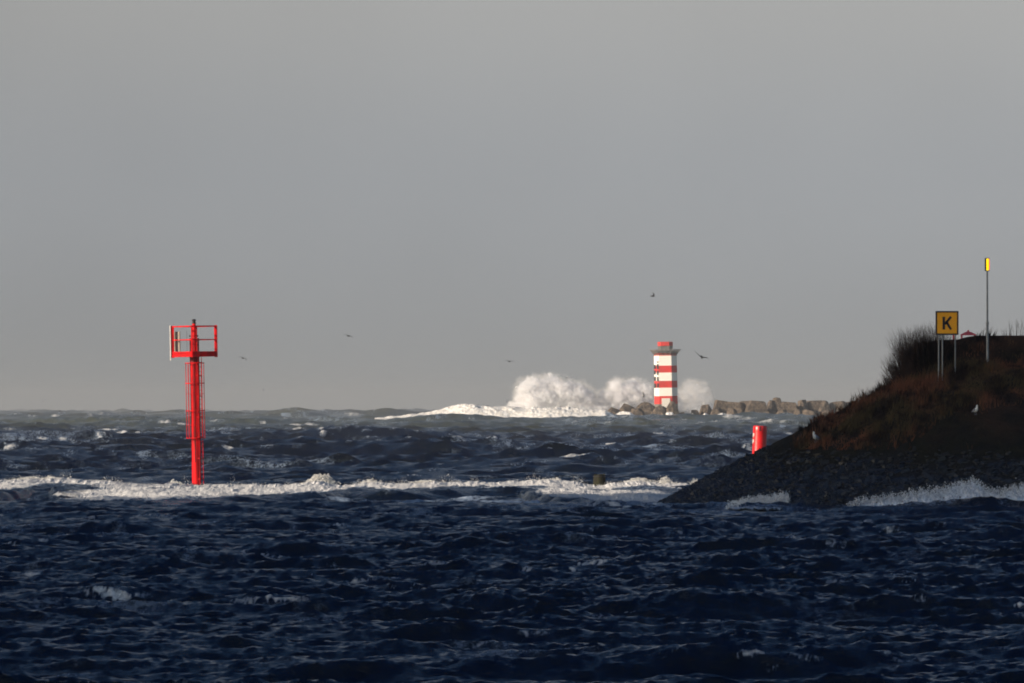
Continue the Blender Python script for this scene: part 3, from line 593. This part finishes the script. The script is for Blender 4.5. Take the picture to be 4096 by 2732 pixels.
# breakwater body and its armour rocks
p = MB()
prof = [(-8, -2), (-4.5, 1.9), (4.5, 1.9), (9, -2)]
p.rings([[(wx(px, 2010), 2010 + a, (b if b < 0 else b + 2.6 * min(1, max(0, i - 2))) + (0 if 0 < i < 8 else -.5)) for a, b in prof] for i, px in enumerate((2450, 2600, 2800, 3000, 3200, 3400, 3700, 4200, 4800))]); o = p.build('breakwater', M['concrete']); tag(o, 'low dark breakwater running right from the lighthouse under the boulders', 'breakwater')
def rock(px, topy, wpx, D_, kind, seed, label, basey=1722):
    r_ = random.Random(seed); kk = D_ / F; wd = wpx * kk * (1.16 if px > 2850 else 1.6 if px < 2650 else 1.15); zt = wz(topy, D_); zb = min(-.6, zt - wd * .5); ht = zt - zb
    bm = bmesh.new()
    for i in range(26 if kind == 'round' else 0):
        v_ = Vector((r_.gauss(0, 1), r_.gauss(0, 1), r_.gauss(0, 1))).normalized(); v_ = Vector((v_.x * wd * .5, v_.y * wd * .5, v_.z * .5)); tz = v_.z + .5
        f_ = 1.35 - .62 * tz; bm.verts.new((v_.x * f_, v_.y * f_, zb + tz * ht))
    if kind == 'round':
        for a_ in range(6): bm.verts.new(((r_.uniform(-.1, .1) + .24 * math.cos(a_)) * wd, .25 * wd * math.sin(a_), zt - r_.uniform(0, .12) * wd))
        for s_ in (-1, 1): bm.verts.new((s_ * wd * .55, 0, zb + ht * .35))
    if kind == 'block':
        for x_ in (-1, 1):
            for y_ in (-1, 1):
                for z_ in (0, .55, 1):
                    c_ = 1.1 if z_ < 1 else .84 + r_.uniform(-.12, .10); bm.verts.new((x_ * wd * .5 * c_ * r_.uniform(.88, 1.08), y_ * wd * .42 * c_, zb + ht * z_ - (r_.uniform(0, .14) * wd if z_ == 1 else 0)))
    if kind == 'peak':
        for i in range(14): a_ = i * .9; bm.verts.new((wd * .62 * math.cos(a_) * r_.uniform(.8, 1), wd * .5 * math.sin(a_), zb + ht * r_.uniform(0, .3)))
        for i in range(7): a_ = i * .9; bm.verts.new((wd * .34 * math.cos(a_) - wd * .06, wd * .3 * math.sin(a_), zb + ht * r_.uniform(.6, .84)))
        bm.verts.new((-wd * .16, 0, zt)); bm.verts.new((wd * .06, -.3, zt - wd * .07)); bm.verts.new((-wd * .05, .8, zt - wd * .03))
    tl = R(r_.uniform(-9, 9)) if kind != 'peak' else 0; bmesh.ops.rotate(bm, verts=bm.verts[:], cent=(0, 0, zt), matrix=Matrix.Rotation(tl, 3, 'Y') @ Matrix.Rotation(R(r_.uniform(-35, 35)), 3, 'Z'))
    h_ = bmesh.ops.convex_hull(bm, input=bm.verts[:]); bmesh.ops.delete(bm, geom=[g for g in h_['geom_interior'] if isinstance(g, bmesh.types.BMVert)], context='VERTS')
    bmesh.ops.bevel(bm, geom=bm.edges[:], offset=wd * .04, segments=2, affect='EDGES', clamp_overlap=True); bmesh.ops.recalc_face_normals(bm, faces=bm.faces)
    me = bpy.data.meshes.new('boulder'); bm.to_mesh(me); bm.free(); o = link('boulder', me, M['rock']); o.location = (wx(px, D_), D_, 0)
    return tag(o, label, 'boulder', 'boulders along the breakwater')
RK = [(2462, 1628, 72, 1988, 'peak', 'low sloping boulder farthest left of the lighthouse, half washed by foam'),
 (2512, 1613, 66, 1992, 'peak', 'pointed brown boulder, second from the left end of the breakwater'),
 (2549, 1632, 52, 1986, 'round', 'low rounded boulder between the pointed one and the biggest one'),
 (2598, 1603, 92, 1988, 'peak', 'biggest boulder with a steep peak just left of the lighthouse door'),
 (2640, 1620, 62, 1986, 'round', 'dark boulder right below the left foot of the lighthouse'),
 (2693, 1603, 58, 1985, 'peak', 'tall tan boulder in front of the lighthouse right corner'),
 (2728, 1648, 32, 1990, 'round', 'small low boulder right at the lighthouse right foot'),
 (2778, 1638, 42, 1988, 'round', 'small dark boulder, first beyond the foam gap right of the lighthouse'),
 (2820, 1618, 58, 1991, 'round', 'rounded dark boulder between the small one and the square block'),
 (2889, 1597, 52, 1995, 'block', 'square topped block standing highest at the left end of the long row'),
 (2868, 1633, 60, 1986, 'round', 'brown boulder in front of the square topped block'),
 (2944, 1606, 68, 1995, 'block', 'wide grey block right beside the square topped block'),
 (2985, 1601, 50, 2000, 'block', 'narrow block second right from the square topped block'),
 (3030, 1598, 66, 1992, 'block', 'broad flat topped block in the middle of the row, third from the square one'),
 (3086, 1600, 52, 1998, 'round', 'tan boulder right of the broad flat topped block'),
 (3106, 1588, 50, 2003, 'round', 'highest pointed boulder of the long row'),
 (3156, 1604, 66, 1994, 'block', 'grey block just right of the highest pointed boulder'),
 (3206, 1598, 50, 1998, 'round', 'rounded boulder second right from the pointed one'),
 (3256, 1597, 56, 2000, 'block', 'tilted block third right from the pointed boulder'),
 (3304, 1602, 52, 1998, 'round', 'boulder fourth right from the pointed boulder, nearing the dark slope'),
 (3350, 1603, 56, 2000, 'block', 'pale block last fully clear of the dark slope'),
 (3398, 1606, 56, 2002, 'round', 'boulder cut off by the dark slope at the right end of the row'),
 (2930, 1632, 52, 1986, 'round', 'low olive boulder at the water below the wide grey block'),
 (3000, 1640, 56, 1986, 'round', 'low boulder at the water below the broad flat topped block'),
 (3072, 1643, 44, 1987, 'peak', 'pale small boulder at the waterline near the middle of the row'),
 (3128, 1636, 58, 1987, 'round', 'low boulder at the water below the highest pointed boulder'),
 (3190, 1634, 48, 1988, 'round', 'low boulder at the waterline third from the right'),
 (3246, 1640, 56, 1988, 'block', 'low flat boulder at the waterline second from the right'),
 (3310, 1638, 60, 1989, 'round', 'low boulder at the waterline nearest the dark slope')]
for i, (px, ty, wp, D_, kd, lb) in enumerate(RK): rock(px, ty, wp, D_, kd, 100 + i, lb)

# ------------------------------------------------------------------ surf: the near breaker, the far breaker, the wash on the bank
def interp(tab, x): t = np.array(tab, float); return np.interp(x, t[:, 0], t[:, 1])
def breaker(name, label, tops, bots, D0, depth, nu, nvv, lump, mat, hf=1.0, seed=0, spikes=.0, soft=.55, foot=None, apron=0):
    yk = 1.0; px = np.linspace(tops[0][0], tops[-1][0], nu); tp = interp(tops, px); bt0 = interp(bots, px); bt = bt0 + apron
    kk = D0 / F; ht = (bt - tp) * kk; x = (px - 2048) * kk
    ht = ht * (.86 + .34 * fbm(x / (lump * 4), x * 0, None, 4, seed))
    t = np.linspace(0, 1, nvv)[:, None]; u = x[None, :]
    # profile: foot in front (t=0) -> crest -> back
    prof = np.where(t < .62, np.sin(t / .62 * math.pi / 2) ** .8, np.cos((t - .62) / .38 * math.pi / 2) ** 1.2)
    yy = D0 - depth * .55 + depth * t + depth * .35 * (fbm(u / (lump * 7), u * 0 + 3, None, 3, seed + 1) - .5)
    zb = (Y0 - bt[None, :]) * kk + H
    zz = zb - .25 * hf * (1 - prof) + ht[None, :] * prof
    if foot is not None:                     # broad foaming slope from its foot on the water up to the crest
        yf = np.minimum(F * (H - foot) / (bt - Y0), D0 - 6)[None, :]; tt = np.clip(t / .62, 0, 1); tb = np.clip((t - .62) / .38, 0, 1)
        yy = yf + (D0 - yf) * tt + 4 * tb + .5 * (fbm(u / (lump * 7), t * 4 + 3 + 0 * u, None, 3, seed + 1) - .5)
        zc_ = ((Y0 - tp) * kk + H)[None, :]; zz = foot + (zc_ - foot) * (.35 * tt + .65 * tt ** 3) * np.ones_like(u); zz = zz * (1 - tb) + tb * -.5; prof = .35 + .65 * prof
        skirt = np.clip(1 - t / .10, 0, 1) * np.ones_like(u); zz = zz - .55 * skirt; prof = prof * (1 - skirt); yk = .35
        ub = np.broadcast_to(u, zz.shape); zz = zz + (1 - .8 * tt) * .13 * samp(TB, ub + 13, yy)[0]
    # billows
    ys_ = yy / (9 if foot is not None else 1); zs_ = zz / (.55 if foot is not None else 1); n1 = fbm(u / lump, ys_ / lump, zs_ / lump, 4, seed + 2, .55); n2 = fbm(u / (lump * .3), ys_ / (lump * .3), zs_ / (lump * .3), 3, seed + 5)
    amp = lump * soft * prof; zz = zz + amp * (n1 - .5) * 1.3 + amp * .22 * (n2 - .5); yy = yy - yk * amp * (n1 - .5) * 2.0 - yk * amp * .8 * (n2 - .5)
    if spikes: zz = zz + spikes * np.exp(-((t - .6) / .1) ** 2) * np.clip(fbm(u / (lump * .35), u * 0 + 7, None, 4, seed + 8, .7) - .5, 0, 1) * 4
    uu = np.broadcast_to(u, zz.shape); at = None
    if foot is not None:
        py = Y0 - F * (zz - H) / yy; lev = bt0[None, :] + 26 * (fbm(u / .9, yy / 9, None, 4, seed + 9, .65) - .5)
        fo_ = np.clip((lev - py) / 12 + .5, 0, 1) * (t < .75) + 1.0 * (t >= .60); dark = sstep(fbm(u / 3.4, py / 26, None, 4, seed + 12), .56, .70) * sstep(py - tp[None, :], 10, 18)
        fo_ = np.clip(fo_, 0, 1) * (1 - .75 * dark); at = {'foam': fo_ * (.62 + .75 * fbm(u / 1.7, py / 9, None, 4, seed + 15)), 'wisp': np.clip(fo_ + .36 * sstep(fbm(u / 2.2, py / 10, None, 4, seed + 14), .42, .66), 0, 1) * (t > .08), 'far_sunlit': fo_ * 0}
    o = grid_mesh(name, np.stack([uu, yy, zz], -1), nvv, nu, mat, attrs=at); return tag(o, label, 'surf', kind='stuff'), (uu, yy, zz)
tops = [(-250, 1925), (0, 1921), (120, 1915), (260, 1914), (330, 1920), (420, 1924), (520, 1936), (640, 1940), (690, 1934), (775, 1944), (900, 1942), (1000, 1944), (1150, 1942), (1210, 1935), (1235, 1926), (1290, 1924), (1345, 1938), (1400, 1945), (1440, 1934), (1500, 1926), (1560, 1934), (1700, 1930), (1900, 1929), (2060, 1926), (2200, 1920), (2300, 1930), (2380, 1944), (2440, 1936), (2560, 1924), (2660, 1936), (2740, 1934), (2790, 1942)]
bots = [(-250, 1950), (0, 1957), (130, 1962), (260, 1942), (330, 1944), (400, 1956), (460, 1972), (560, 1998), (700, 2001), (850, 1996), (1000, 1990), (1120, 1980), (1250, 1972), (1350, 1966), (1450, 1948), (1600, 1956), (1800, 1950), (1950, 1946), (2060, 1946), (2140, 1968), (2220, 1988), (2300, 2000), (2400, 2012), (2520, 2014), (2640, 2002), (2720, 1984), (2790, 1970)]
_, (su, sy_, sz_) = breaker('breaking_wave', 'long white breaking wave running across the water at the foot of the red beacon', tops, bots, 446, 5.0, 2600, 190, .42, M['sea'], 1.0, 70, .04, .40, -.05, 26)
ftops = [(1500, 1674), (1600, 1664), (1700, 1655), (1770, 1640), (1830, 1620), (1860, 1616), (1920, 1622), (2000, 1625), (2080, 1632), (2200, 1636), (2420, 1642), (2450, 1656)]
fbots = [(1500, 1672), (1700, 1682), (1900, 1684), (2100, 1684), (2450, 1684)]
_, (fu, fy, fz) = breaker('far_breaking_wave', 'bright white breaking wave left of the lighthouse below the tall spray', ftops, fbots, 1905, 16, 1300, 60, 2.6, M['foam_far'], 1.0, 90, .12, .28)
# foam heaped round the foot of the boulders
rtops = [(2420, 1664), (2450, 1668), (2480, 1652), (2520, 1648), (2545, 1664), (2600, 1676), (2655, 1674), (2668, 1650), (2688, 1652), (2705, 1668), (2730, 1656), (2755, 1668), (2770, 1656), (2790, 1670), (2820, 1655), (2850, 1668), (2890, 1652), (2925, 1656), (2960, 1674), (3060, 1668), (3100, 1678), (3300, 1676), (3500, 1678)]
rbots = [(2420, 1690), (3500, 1688)]
breaker('boulder_foam', 'sunlit foam washing round the foot of the breakwater boulders', rtops, rbots, 1965, 9, 1200, 40, 1.6, M['foam_far'], 1, 95, .1, .3)

# flung drops and tatters along the crests
def tatters(name, label, pts, size, mat):
    vs, fs = [], []
    for (x, y, z_, s_) in pts:
        b = len(vs); q = RNG.normal(0, 1, (4, 3)); q /= np.linalg.norm(q, axis=1)[:, None]; q *= size * s_ * np.array([1, 1, 1.35]); q += (x, y, z_); vs += q.tolist(); fs += [(b, b + 1, b + 2), (b, b + 2, b + 3), (b, b + 3, b + 1), (b + 1, b + 3, b + 2)]
    me = bpy.data.meshes.new(name); me.from_pydata(vs, [], fs); return tag(link(name, me, mat), label, 'spray', kind='stuff')
pts = []
crow = int(.6 * 190)
for k in range(6500):
    c = RNG.integers(0, su.shape[1]); x = su[crow, c]; hh = .10 + .45 * float(fbm(x * 1.7, 3.0, None, 3, 99)) ** 3 * 3
    if float(fbm(x * .7, 9.0, None, 4, 98)) < .43: continue
    q = RNG.random() ** 2; pts.append((x + RNG.normal(0, .05), sy_[crow, c] + RNG.normal(0, .25), sz_[crow, c] - .04 + q * hh * .8, RNG.uniform(.5, 1.3) * (1 - .6 * q)))
def burst(px, py, wp, hp, n, D_=445):
    for k in range(n):
        q = RNG.random() ** 1.4; a = RNG.normal(0, .36) * (1 - .25 * q); pts.append((wx(px + a * wp, D_), D_ + RNG.normal(0, .3), wz(py - q * hp * math.exp(-a * a * 3) * (.7 + .5 * float(vnoise(a * 9, px * 1., None, 3))), D_), RNG.uniform(.6, 1.6) * (1 - .4 * q)))
burst(1275, 1935, 78, 38, 2600); burst(1300, 1930, 60, 36, 1200); burst(200, 1918, 60, 16, 400); burst(700, 1942, 60, 22, 700); burst(1480, 1932, 60, 14, 400); burst(2220, 1926, 60, 16, 400); burst(2660, 1936, 50, 34, 900); burst(2560, 1926, 90, 18, 700); burst(2780, 1938, 30, 26, 300); burst(120, 1918, 90, 14, 500); burst(1700, 1930, 90, 10, 400)
tatters('surf_spray', 'flung drops and tatters of foam along the crest of the near breaking wave', pts, .032, M['foam'])

# wash running up the stones
wpts = []
def wash(name, label, outline, y_t, seed, thick=.16):
    """outline: list of (px, top row, bottom row); laid on the slope"""
    px = np.linspace(outline[0][0], outline[-1][0], 420); o_ = np.array(outline, float); tp = np.interp(px, o_[:, 0], o_[:, 1]); bt = np.interp(px, o_[:, 0], o_[:, 2])
    tp = tp + (fbm(px / 14, px * 0, None, 5, seed, .8) - .5) * np.minimum(50, (bt - tp) * 1.1); nv_ = 46; V = np.zeros((nv_, len(px), 3))
    yy = np.arange(334, 372, .04)
    for i, x_ in enumerate(px):
        line = bank_z((x_ - 2048) * yy / F, yy); vis = np.minimum.accumulate(Y0 - F * (np.maximum(line, 0) - H) / yy)
        for j, t in enumerate(np.linspace(0, 1, nv_)):
            k = int(np.searchsorted(-vis, -(bt[i] + (tp[i] - bt[i]) * t))); k = min(k, len(yy) - 1); V[j, i] = ((x_ - 2048) * yy[k] / F, yy[k], max(line[k], -.05))
    t = np.linspace(0, 1, nv_)[:, None]; n_ = fbm(V[..., 0] / .16 + V[..., 2] / .3, V[..., 1] / .5, V[..., 2] / .5, 4, seed + 1, .7)
    e_ = np.minimum(1, 6 * (1 - t)) * np.ones_like(n_); ee = np.minimum(1, np.minimum(np.arange(len(px)), np.arange(len(px))[::-1]) / 25.)[None, :]
    V[..., 2] += thick * (n_ * 1.6 - .25) * e_ * ee - .10 * (1 - e_ * ee); V[..., 1] -= thick * .6 * n_ * e_
    for k in range(5200):
        i = RNG.integers(8, len(px) - 8); j = int(nv_ * (1 - RNG.random() ** 1.5 * .7)) - 1; wpts.append((V[j, i, 0] + RNG.normal(0, .05), V[j, i, 1] - .1, V[j, i, 2] + .05 + abs(RNG.normal(0, .10)), RNG.uniform(.4, 1.1)))
    ed = np.minimum(1, 2.4 * (1 - t)) * np.minimum(1, np.minimum(np.arange(len(px)), np.arange(len(px))[::-1]) / 60.)[None, :] * np.minimum(1, t * 8 + .3)
    return tag(grid_mesh(name, V, nv_, len(px), M['lace'], attrs={'edge': ed}), label, 'surf', kind='stuff')
wash('wash', 'bluish white foam washing up the stones at the right edge of the bank', [(3380, 2027, 2036), (3480, 2014, 2034), (3580, 1998, 2032), (3680, 1978, 2030), (3760, 1962, 2028), (3830, 1942, 2026), (3890, 1922, 2026), (3920, 1944, 2028), (3950, 1972, 2030), (3990, 1980, 2030), (4030, 1962, 2026), (4096, 1946, 2024), (4300, 1940, 2020)], 0, 200, .24)
wash('thin_wash', 'thin streak of foam draining down the stones near the tip of the bank', [(2900, 2034, 2040), (2960, 2024, 2041), (3020, 2014, 2043), (3080, 2002, 2044), (3120, 1992, 2044), (3146, 1984, 2030), (3160, 2010, 2030)], 0, 210, .22)

tatters('wash_spray', 'fine tatters of bluish foam splashing over the stones above the wash', wpts, .04, M['foam_wash'])

# ------------------------------------------------------------------ spray thrown up behind the breakwater (soft clouds of droplets)
drops = []
def rough(o, sc_, st_):
    t_ = bpy.data.textures.new('billow', 'CLOUDS'); t_.noise_scale = sc_; t_.noise_depth = 4
    d_ = o.modifiers.new('rough', 'DISPLACE'); d_.texture = t_; d_.texture_coords = 'LOCAL'; d_.strength = st_; d_.mid_level = .52
def plume(name, label, blobs, dens, seed):
    bm = bmesh.new(); r_ = random.Random(seed)
    for (px, py, rp) in blobs:
        for k in range(5):
            q = rp * r_.uniform(.4, .75) if k else rp * .9; D_ = 2016 + r_.uniform(-2, 3); c = Vector((wx(px + (r_.uniform(-.7, .7) * rp if k else 0), D_), D_, wz(py + (r_.uniform(-.6, .6) * rp if k else 0), D_)))
            bmesh.ops.create_icosphere(bm, subdivisions=3, radius=q * D_ / F, matrix=Matrix.Translation(c))
    me = bpy.data.meshes.new(name); bm.to_mesh(me); bm.free(); o = link(name, me, dens)
    rm = o.modifiers.new('remesh', 'REMESH'); rm.mode = 'VOXEL'; rm.voxel_size = .32; rough(o, .9, 3.8); rough(o, .35, 1.9)
    bm = bmesh.new()
    for (px, py, rp) in blobs: bmesh.ops.create_icosphere(bm, subdivisions=3, radius=(rp * 1.12 + 9) * 2016 / F, matrix=Matrix.Translation((wx(px, 2016), 2016, wz(py, 2016))))
    for (px, py, rp) in blobs:
        for k in range(7):
            a_ = r_.uniform(.1, math.pi - .1); rr_ = rp * r_.uniform(.9, 1.25); L_ = r_.uniform(.14, .30) * rp
            bmesh.ops.create_icosphere(bm, subdivisions=2, radius=L_ * 2016 / F, matrix=Matrix.Translation((wx(px + rr_ * math.cos(a_) * .9, 2016), 2016 + r_.uniform(-1, 1), wz(py - rr_ * math.sin(a_), 2016))) @ Matrix.Diagonal((.7, .8, 1.7, 1)))
        for k in range(int(rp * 26)):
            a_ = r_.uniform(-.2, math.pi + .2); rr_ = rp * (1.0 + abs(r_.gauss(0, .20))); drops.append((wx(px + rr_ * math.cos(a_), 2014), 2014 + r_.uniform(-1.5, 1.5), wz(py - rr_ * math.sin(a_), 2014), r_.uniform(.3, 1.1)))
    me = bpy.data.meshes.new('mist'); bm.to_mesh(me); bm.free(); q = link('mist', me, pm3, o); rm = q.modifiers.new('remesh', 'REMESH'); rm.mode = 'VOXEL'; rm.voxel_size = .32; rough(q, 1.2, 4.0); rough(q, .45, 2.0)
    return tag(o, label, 'spray', kind='stuff')
def plume_mat(name, d, thr=.40, lo=.04):
    m = Mat(name); m.n.remove(m.p); pv = m.new('ShaderNodeVolumePrincipled'); pv.inputs['Color'].default_value = (.995, .99, .995, 1); pv.inputs['Anisotropy'].default_value = -.3
    v = m.coord((1, 1, 1)); n_ = m.noise(.36, 7, v, .72); m.put(pv.inputs['Density'], m.rng(n_, thr, thr + .24, d * lo, d)); m.l.new(pv.outputs[0], m.o.inputs['Volume']); m.m.cycles.volume_step_rate = .12; return m.m
pm = plume_mat('spray_dense', .62, .30, .28); pm2 = plume_mat('spray_thin', .17, .34, .25); pm3 = plume_mat('spray_mist', .20, .42, .0)
plume('sea_spray', 'tall billowing white spray bursting left of the lighthouse', [(2105, 1560, 42), (2092, 1600, 34), (2150, 1555, 44), (2200, 1548, 46), (2255, 1565, 44), (2310, 1575, 44), (2350, 1590, 38), (2140, 1610, 50), (2210, 1615, 55), (2290, 1625, 50), (2360, 1625, 44), (2410, 1615, 34), (2420, 1590, 30), (2080, 1645, 44), (2130, 1650, 44), (2170, 1655, 44), (2215, 1655, 44), (2260, 1655, 44), (2305, 1655, 44), (2350, 1655, 44), (2395, 1650, 40), (2330, 1600, 50), (2180, 1590, 50), (2250, 1600, 50)], pm, 3)
plume('spray_behind_tower', 'pale dome of spray directly behind the boulders at the lighthouse left side', [(2470, 1558, 38), (2520, 1560, 42), (2570, 1570, 40), (2610, 1585, 34), (2450, 1595, 36), (2500, 1605, 46), (2560, 1612, 46), (2620, 1620, 40), (2430, 1635, 34), (2660, 1620, 30)], pm, 4)
plume('spray_right', 'thin spray cloud rising right of the lighthouse', [(2765, 1560, 34), (2800, 1566, 34), (2740, 1590, 34), (2790, 1600, 42), (2815, 1605, 34), (2720, 1625, 34), (2780, 1635, 36), (2835, 1630, 24), (2700, 1600, 30)], pm2, 5)

tatters('spray_droplets', 'fine flung droplets round the edges of the spray at the lighthouse', drops, .055, M['foam_far'])

# ------------------------------------------------------------------ birds
def flying(px, py, D_, span, wing, head, label, mat='bird'):
    """wing: (inner angle, outer angle) for left and right wings in degrees; head: heading"""
    bm_ = MB(); n_ = 8
    rg = [[(a * math.cos(2 * math.pi * i / n_), y_, a * .85 * math.sin(2 * math.pi * i / n_) + dz) for i in range(n_)] for y_, a, dz in ((-.30, .012, .0), (-.25, .035, .01), (-.20, .05, .01), (-.12, .07, 0), (0, .085, 0), (.12, .06, 0), (.22, .05, 0), (.32, .075, 0))]
    rg[-1] = [(x_ * 1.1, y_, z_ * .15) for x_, y_, z_ in rg[-1]]; bm_.rings(rg)
    for s_, (a0_, a1_) in ((-1, wing[0]), (1, wing[1])):
        p = Vector((s_ * .05, -.02, .02)); ch = .21; prev = None; sec = []
        for k in range(7):
            t = k / 6; ang = R(a0_ if t < .45 else a1_); c_ = ch * (1 - .75 * t ** 1.5); sweep = .10 * math.sin(t * math.pi) - .22 * t * t
            sec.append([(p.x, p.y - c_ * .45 - sweep, p.z), (p.x, p.y - sweep, p.z + .035 * (1 - .7 * t)), (p.x, p.y + c_ * .55 - sweep, p.z), (p.x, p.y - sweep, p.z - .008)])
            p = p + Vector((s_ * math.cos(ang), 0, math.sin(ang))) * span / 12
        bm_.rings(sec)
    o = bm_.build('gull', M[mat], smooth=True); o.location = (wx(px, D_), D_, wz(py, D_)); o.rotation_euler = head; return tag(o, label, 'bird', 'gulls in flight')
flying(2807, 1429, 640, 1.5, ((-36 + 70, 24), (12, -48)), (R(28), R(10), R(8)), 'largest dark gull gliding just right of the lighthouse top')
flying(2611, 1185, 900, 1.2, ((15, -10), (50, 45)), (0, 0, R(70)), 'highest gull, a small dark speck far above the lighthouse')
flying(2037, 1446, 900, 1.25, ((30, -25), (10, -25)), (0, 0, R(-20)), 'small dark gull flying above the tall spray')
flying(1395, 1344, 850, 1.25, ((12, 5), (-4, -12)), (0, R(8), R(40)), 'gull gliding level in open sky between beacon and spray')
flying(973, 1433, 850, 1.1, ((30, 0), (-10, -65)), (0, 0, R(30)), 'dark gull with bent wings just right of the beacon platform')
flying(905, 1467, 1500, 1.3, ((10, -10), (50, 45)), (0, 0, R(10)), 'faint gull with raised wing right of the beacon ladder cage', 'gull_grey')
flying(1054, 1562, 1700, 1.2, ((60, 50), (60, 30)), (0, 0, R(75)), 'faintest distant gull low over the horizon right of the beacon', 'gull_grey')
flying(372, 1446, 1300, 1.5, ((-40, -50), (15, 0)), (0, 0, R(20)), 'faint gull in the sky left of the beacon platform', 'gull_grey')
flying(172, 1604, 1050, 1.5, ((-40, -48), (30, 8)), (0, 0, R(15)), 'gull near the left edge with one wing dipped, above the horizon', 'gull_grey')
flying(240, 1643, 1000, 1.5, ((-4, -6), (-30, -50)), (0, 0, R(-10)), 'lowest gull, skimming the horizon waves near the left edge', 'bird')
flying(2574, 1588, 1450, 2.0, ((80, 84), (78, 86)), (0, 0, R(80)), 'dark bird with raised wings against the white spray left of the lighthouse')
def standing(px, py, rotz, label, sc_=1.0):
    P_ = hit(px, py); P_.z += .07; e = empty('gull', P_ , (0, 0, R(rotz))); e.scale = (sc_,) * 3; tag(e, label, 'bird', 'gulls standing on the bank')
    bm_ = bmesh.new(); n_ = 12; b = MB()
    path = [((.0, .30, .12), .012), ((0, .22, .14), .04), ((0, .12, .17), .075), ((0, .02, .20), .095), ((0, -.08, .245), .088), ((0, -.13, .31), .055), ((0, -.145, .36), .05), ((0, -.155, .41), .056), ((0, -.17, .445), .03)]
    rg = []
    for i, (c, r_) in enumerate(path):
        a = Vector(path[max(i - 1, 0)][0]); q = Vector(path[min(i + 1, len(path) - 1)][0]); d = (q - a).normalized(); u = Vector((1, 0, 0)); v_ = d.cross(u)
        rg.append([Vector(c) + (u * math.cos(2 * math.pi * k / n_) * .85 + v_ * math.sin(2 * math.pi * k / n_)) * r_ for k in range(n_)])
    b.rings(rg); b.build('body', M['gull_white'], e, smooth=True)
    b = MB(); b.tube((0, -.19, .415), (0, -.26, .395), .017, .005, 6); b.build('beak', M['beak'], e)
    for s_ in (-1, 1):
        b = MB(); rg = [[(s_ * (.072 + .012 * math.sin(k * math.pi / 3)), y_ , z_ + w_ * math.cos(k * math.pi / 3)) for k in range(6)] for y_, z_, w_ in ((-.10, .25, .02), (-.04, .235, .07), (.08, .195, .062), (.22, .15, .035), (.34, .115, .008))]
        b.rings(rg); b.build('wing', M['gull_grey'], e, smooth=True)
        b = MB(); b.tube((s_ * .035, .02, -.03), (s_ * .035, .03, .13), .008, n=6); b.box((s_ * .035, -.02, .004), (.03, .06, .006)); b.build('leg', M['gull_grey'], e)
standing(3262, 1774, -35, 'white gull standing low on the dark slope, above the red buoy side', 1.08)
standing(3903, 1664, 20, 'white gull standing high on the slope under the lamp pole', .98)

# ------------------------------------------------------------------ haze of salt spray over the sea
p = MB(); p.box((0, 5950, 15.5), (23500, 12100, 37)); m = Mat('haze'); m.n.remove(m.p); pv = m.new('ShaderNodeVolumePrincipled')
pv.inputs['Color'].default_value = (.46, .48, .51, 1); pv.inputs['Density'].default_value = .00011; pv.inputs['Anisotropy'].default_value = 0; m.l.new(pv.outputs[0], m.o.inputs['Volume']); m.m.cycles.homogeneous_volume = True
o = p.build('haze', m.m); tag(o, kind='stuff')
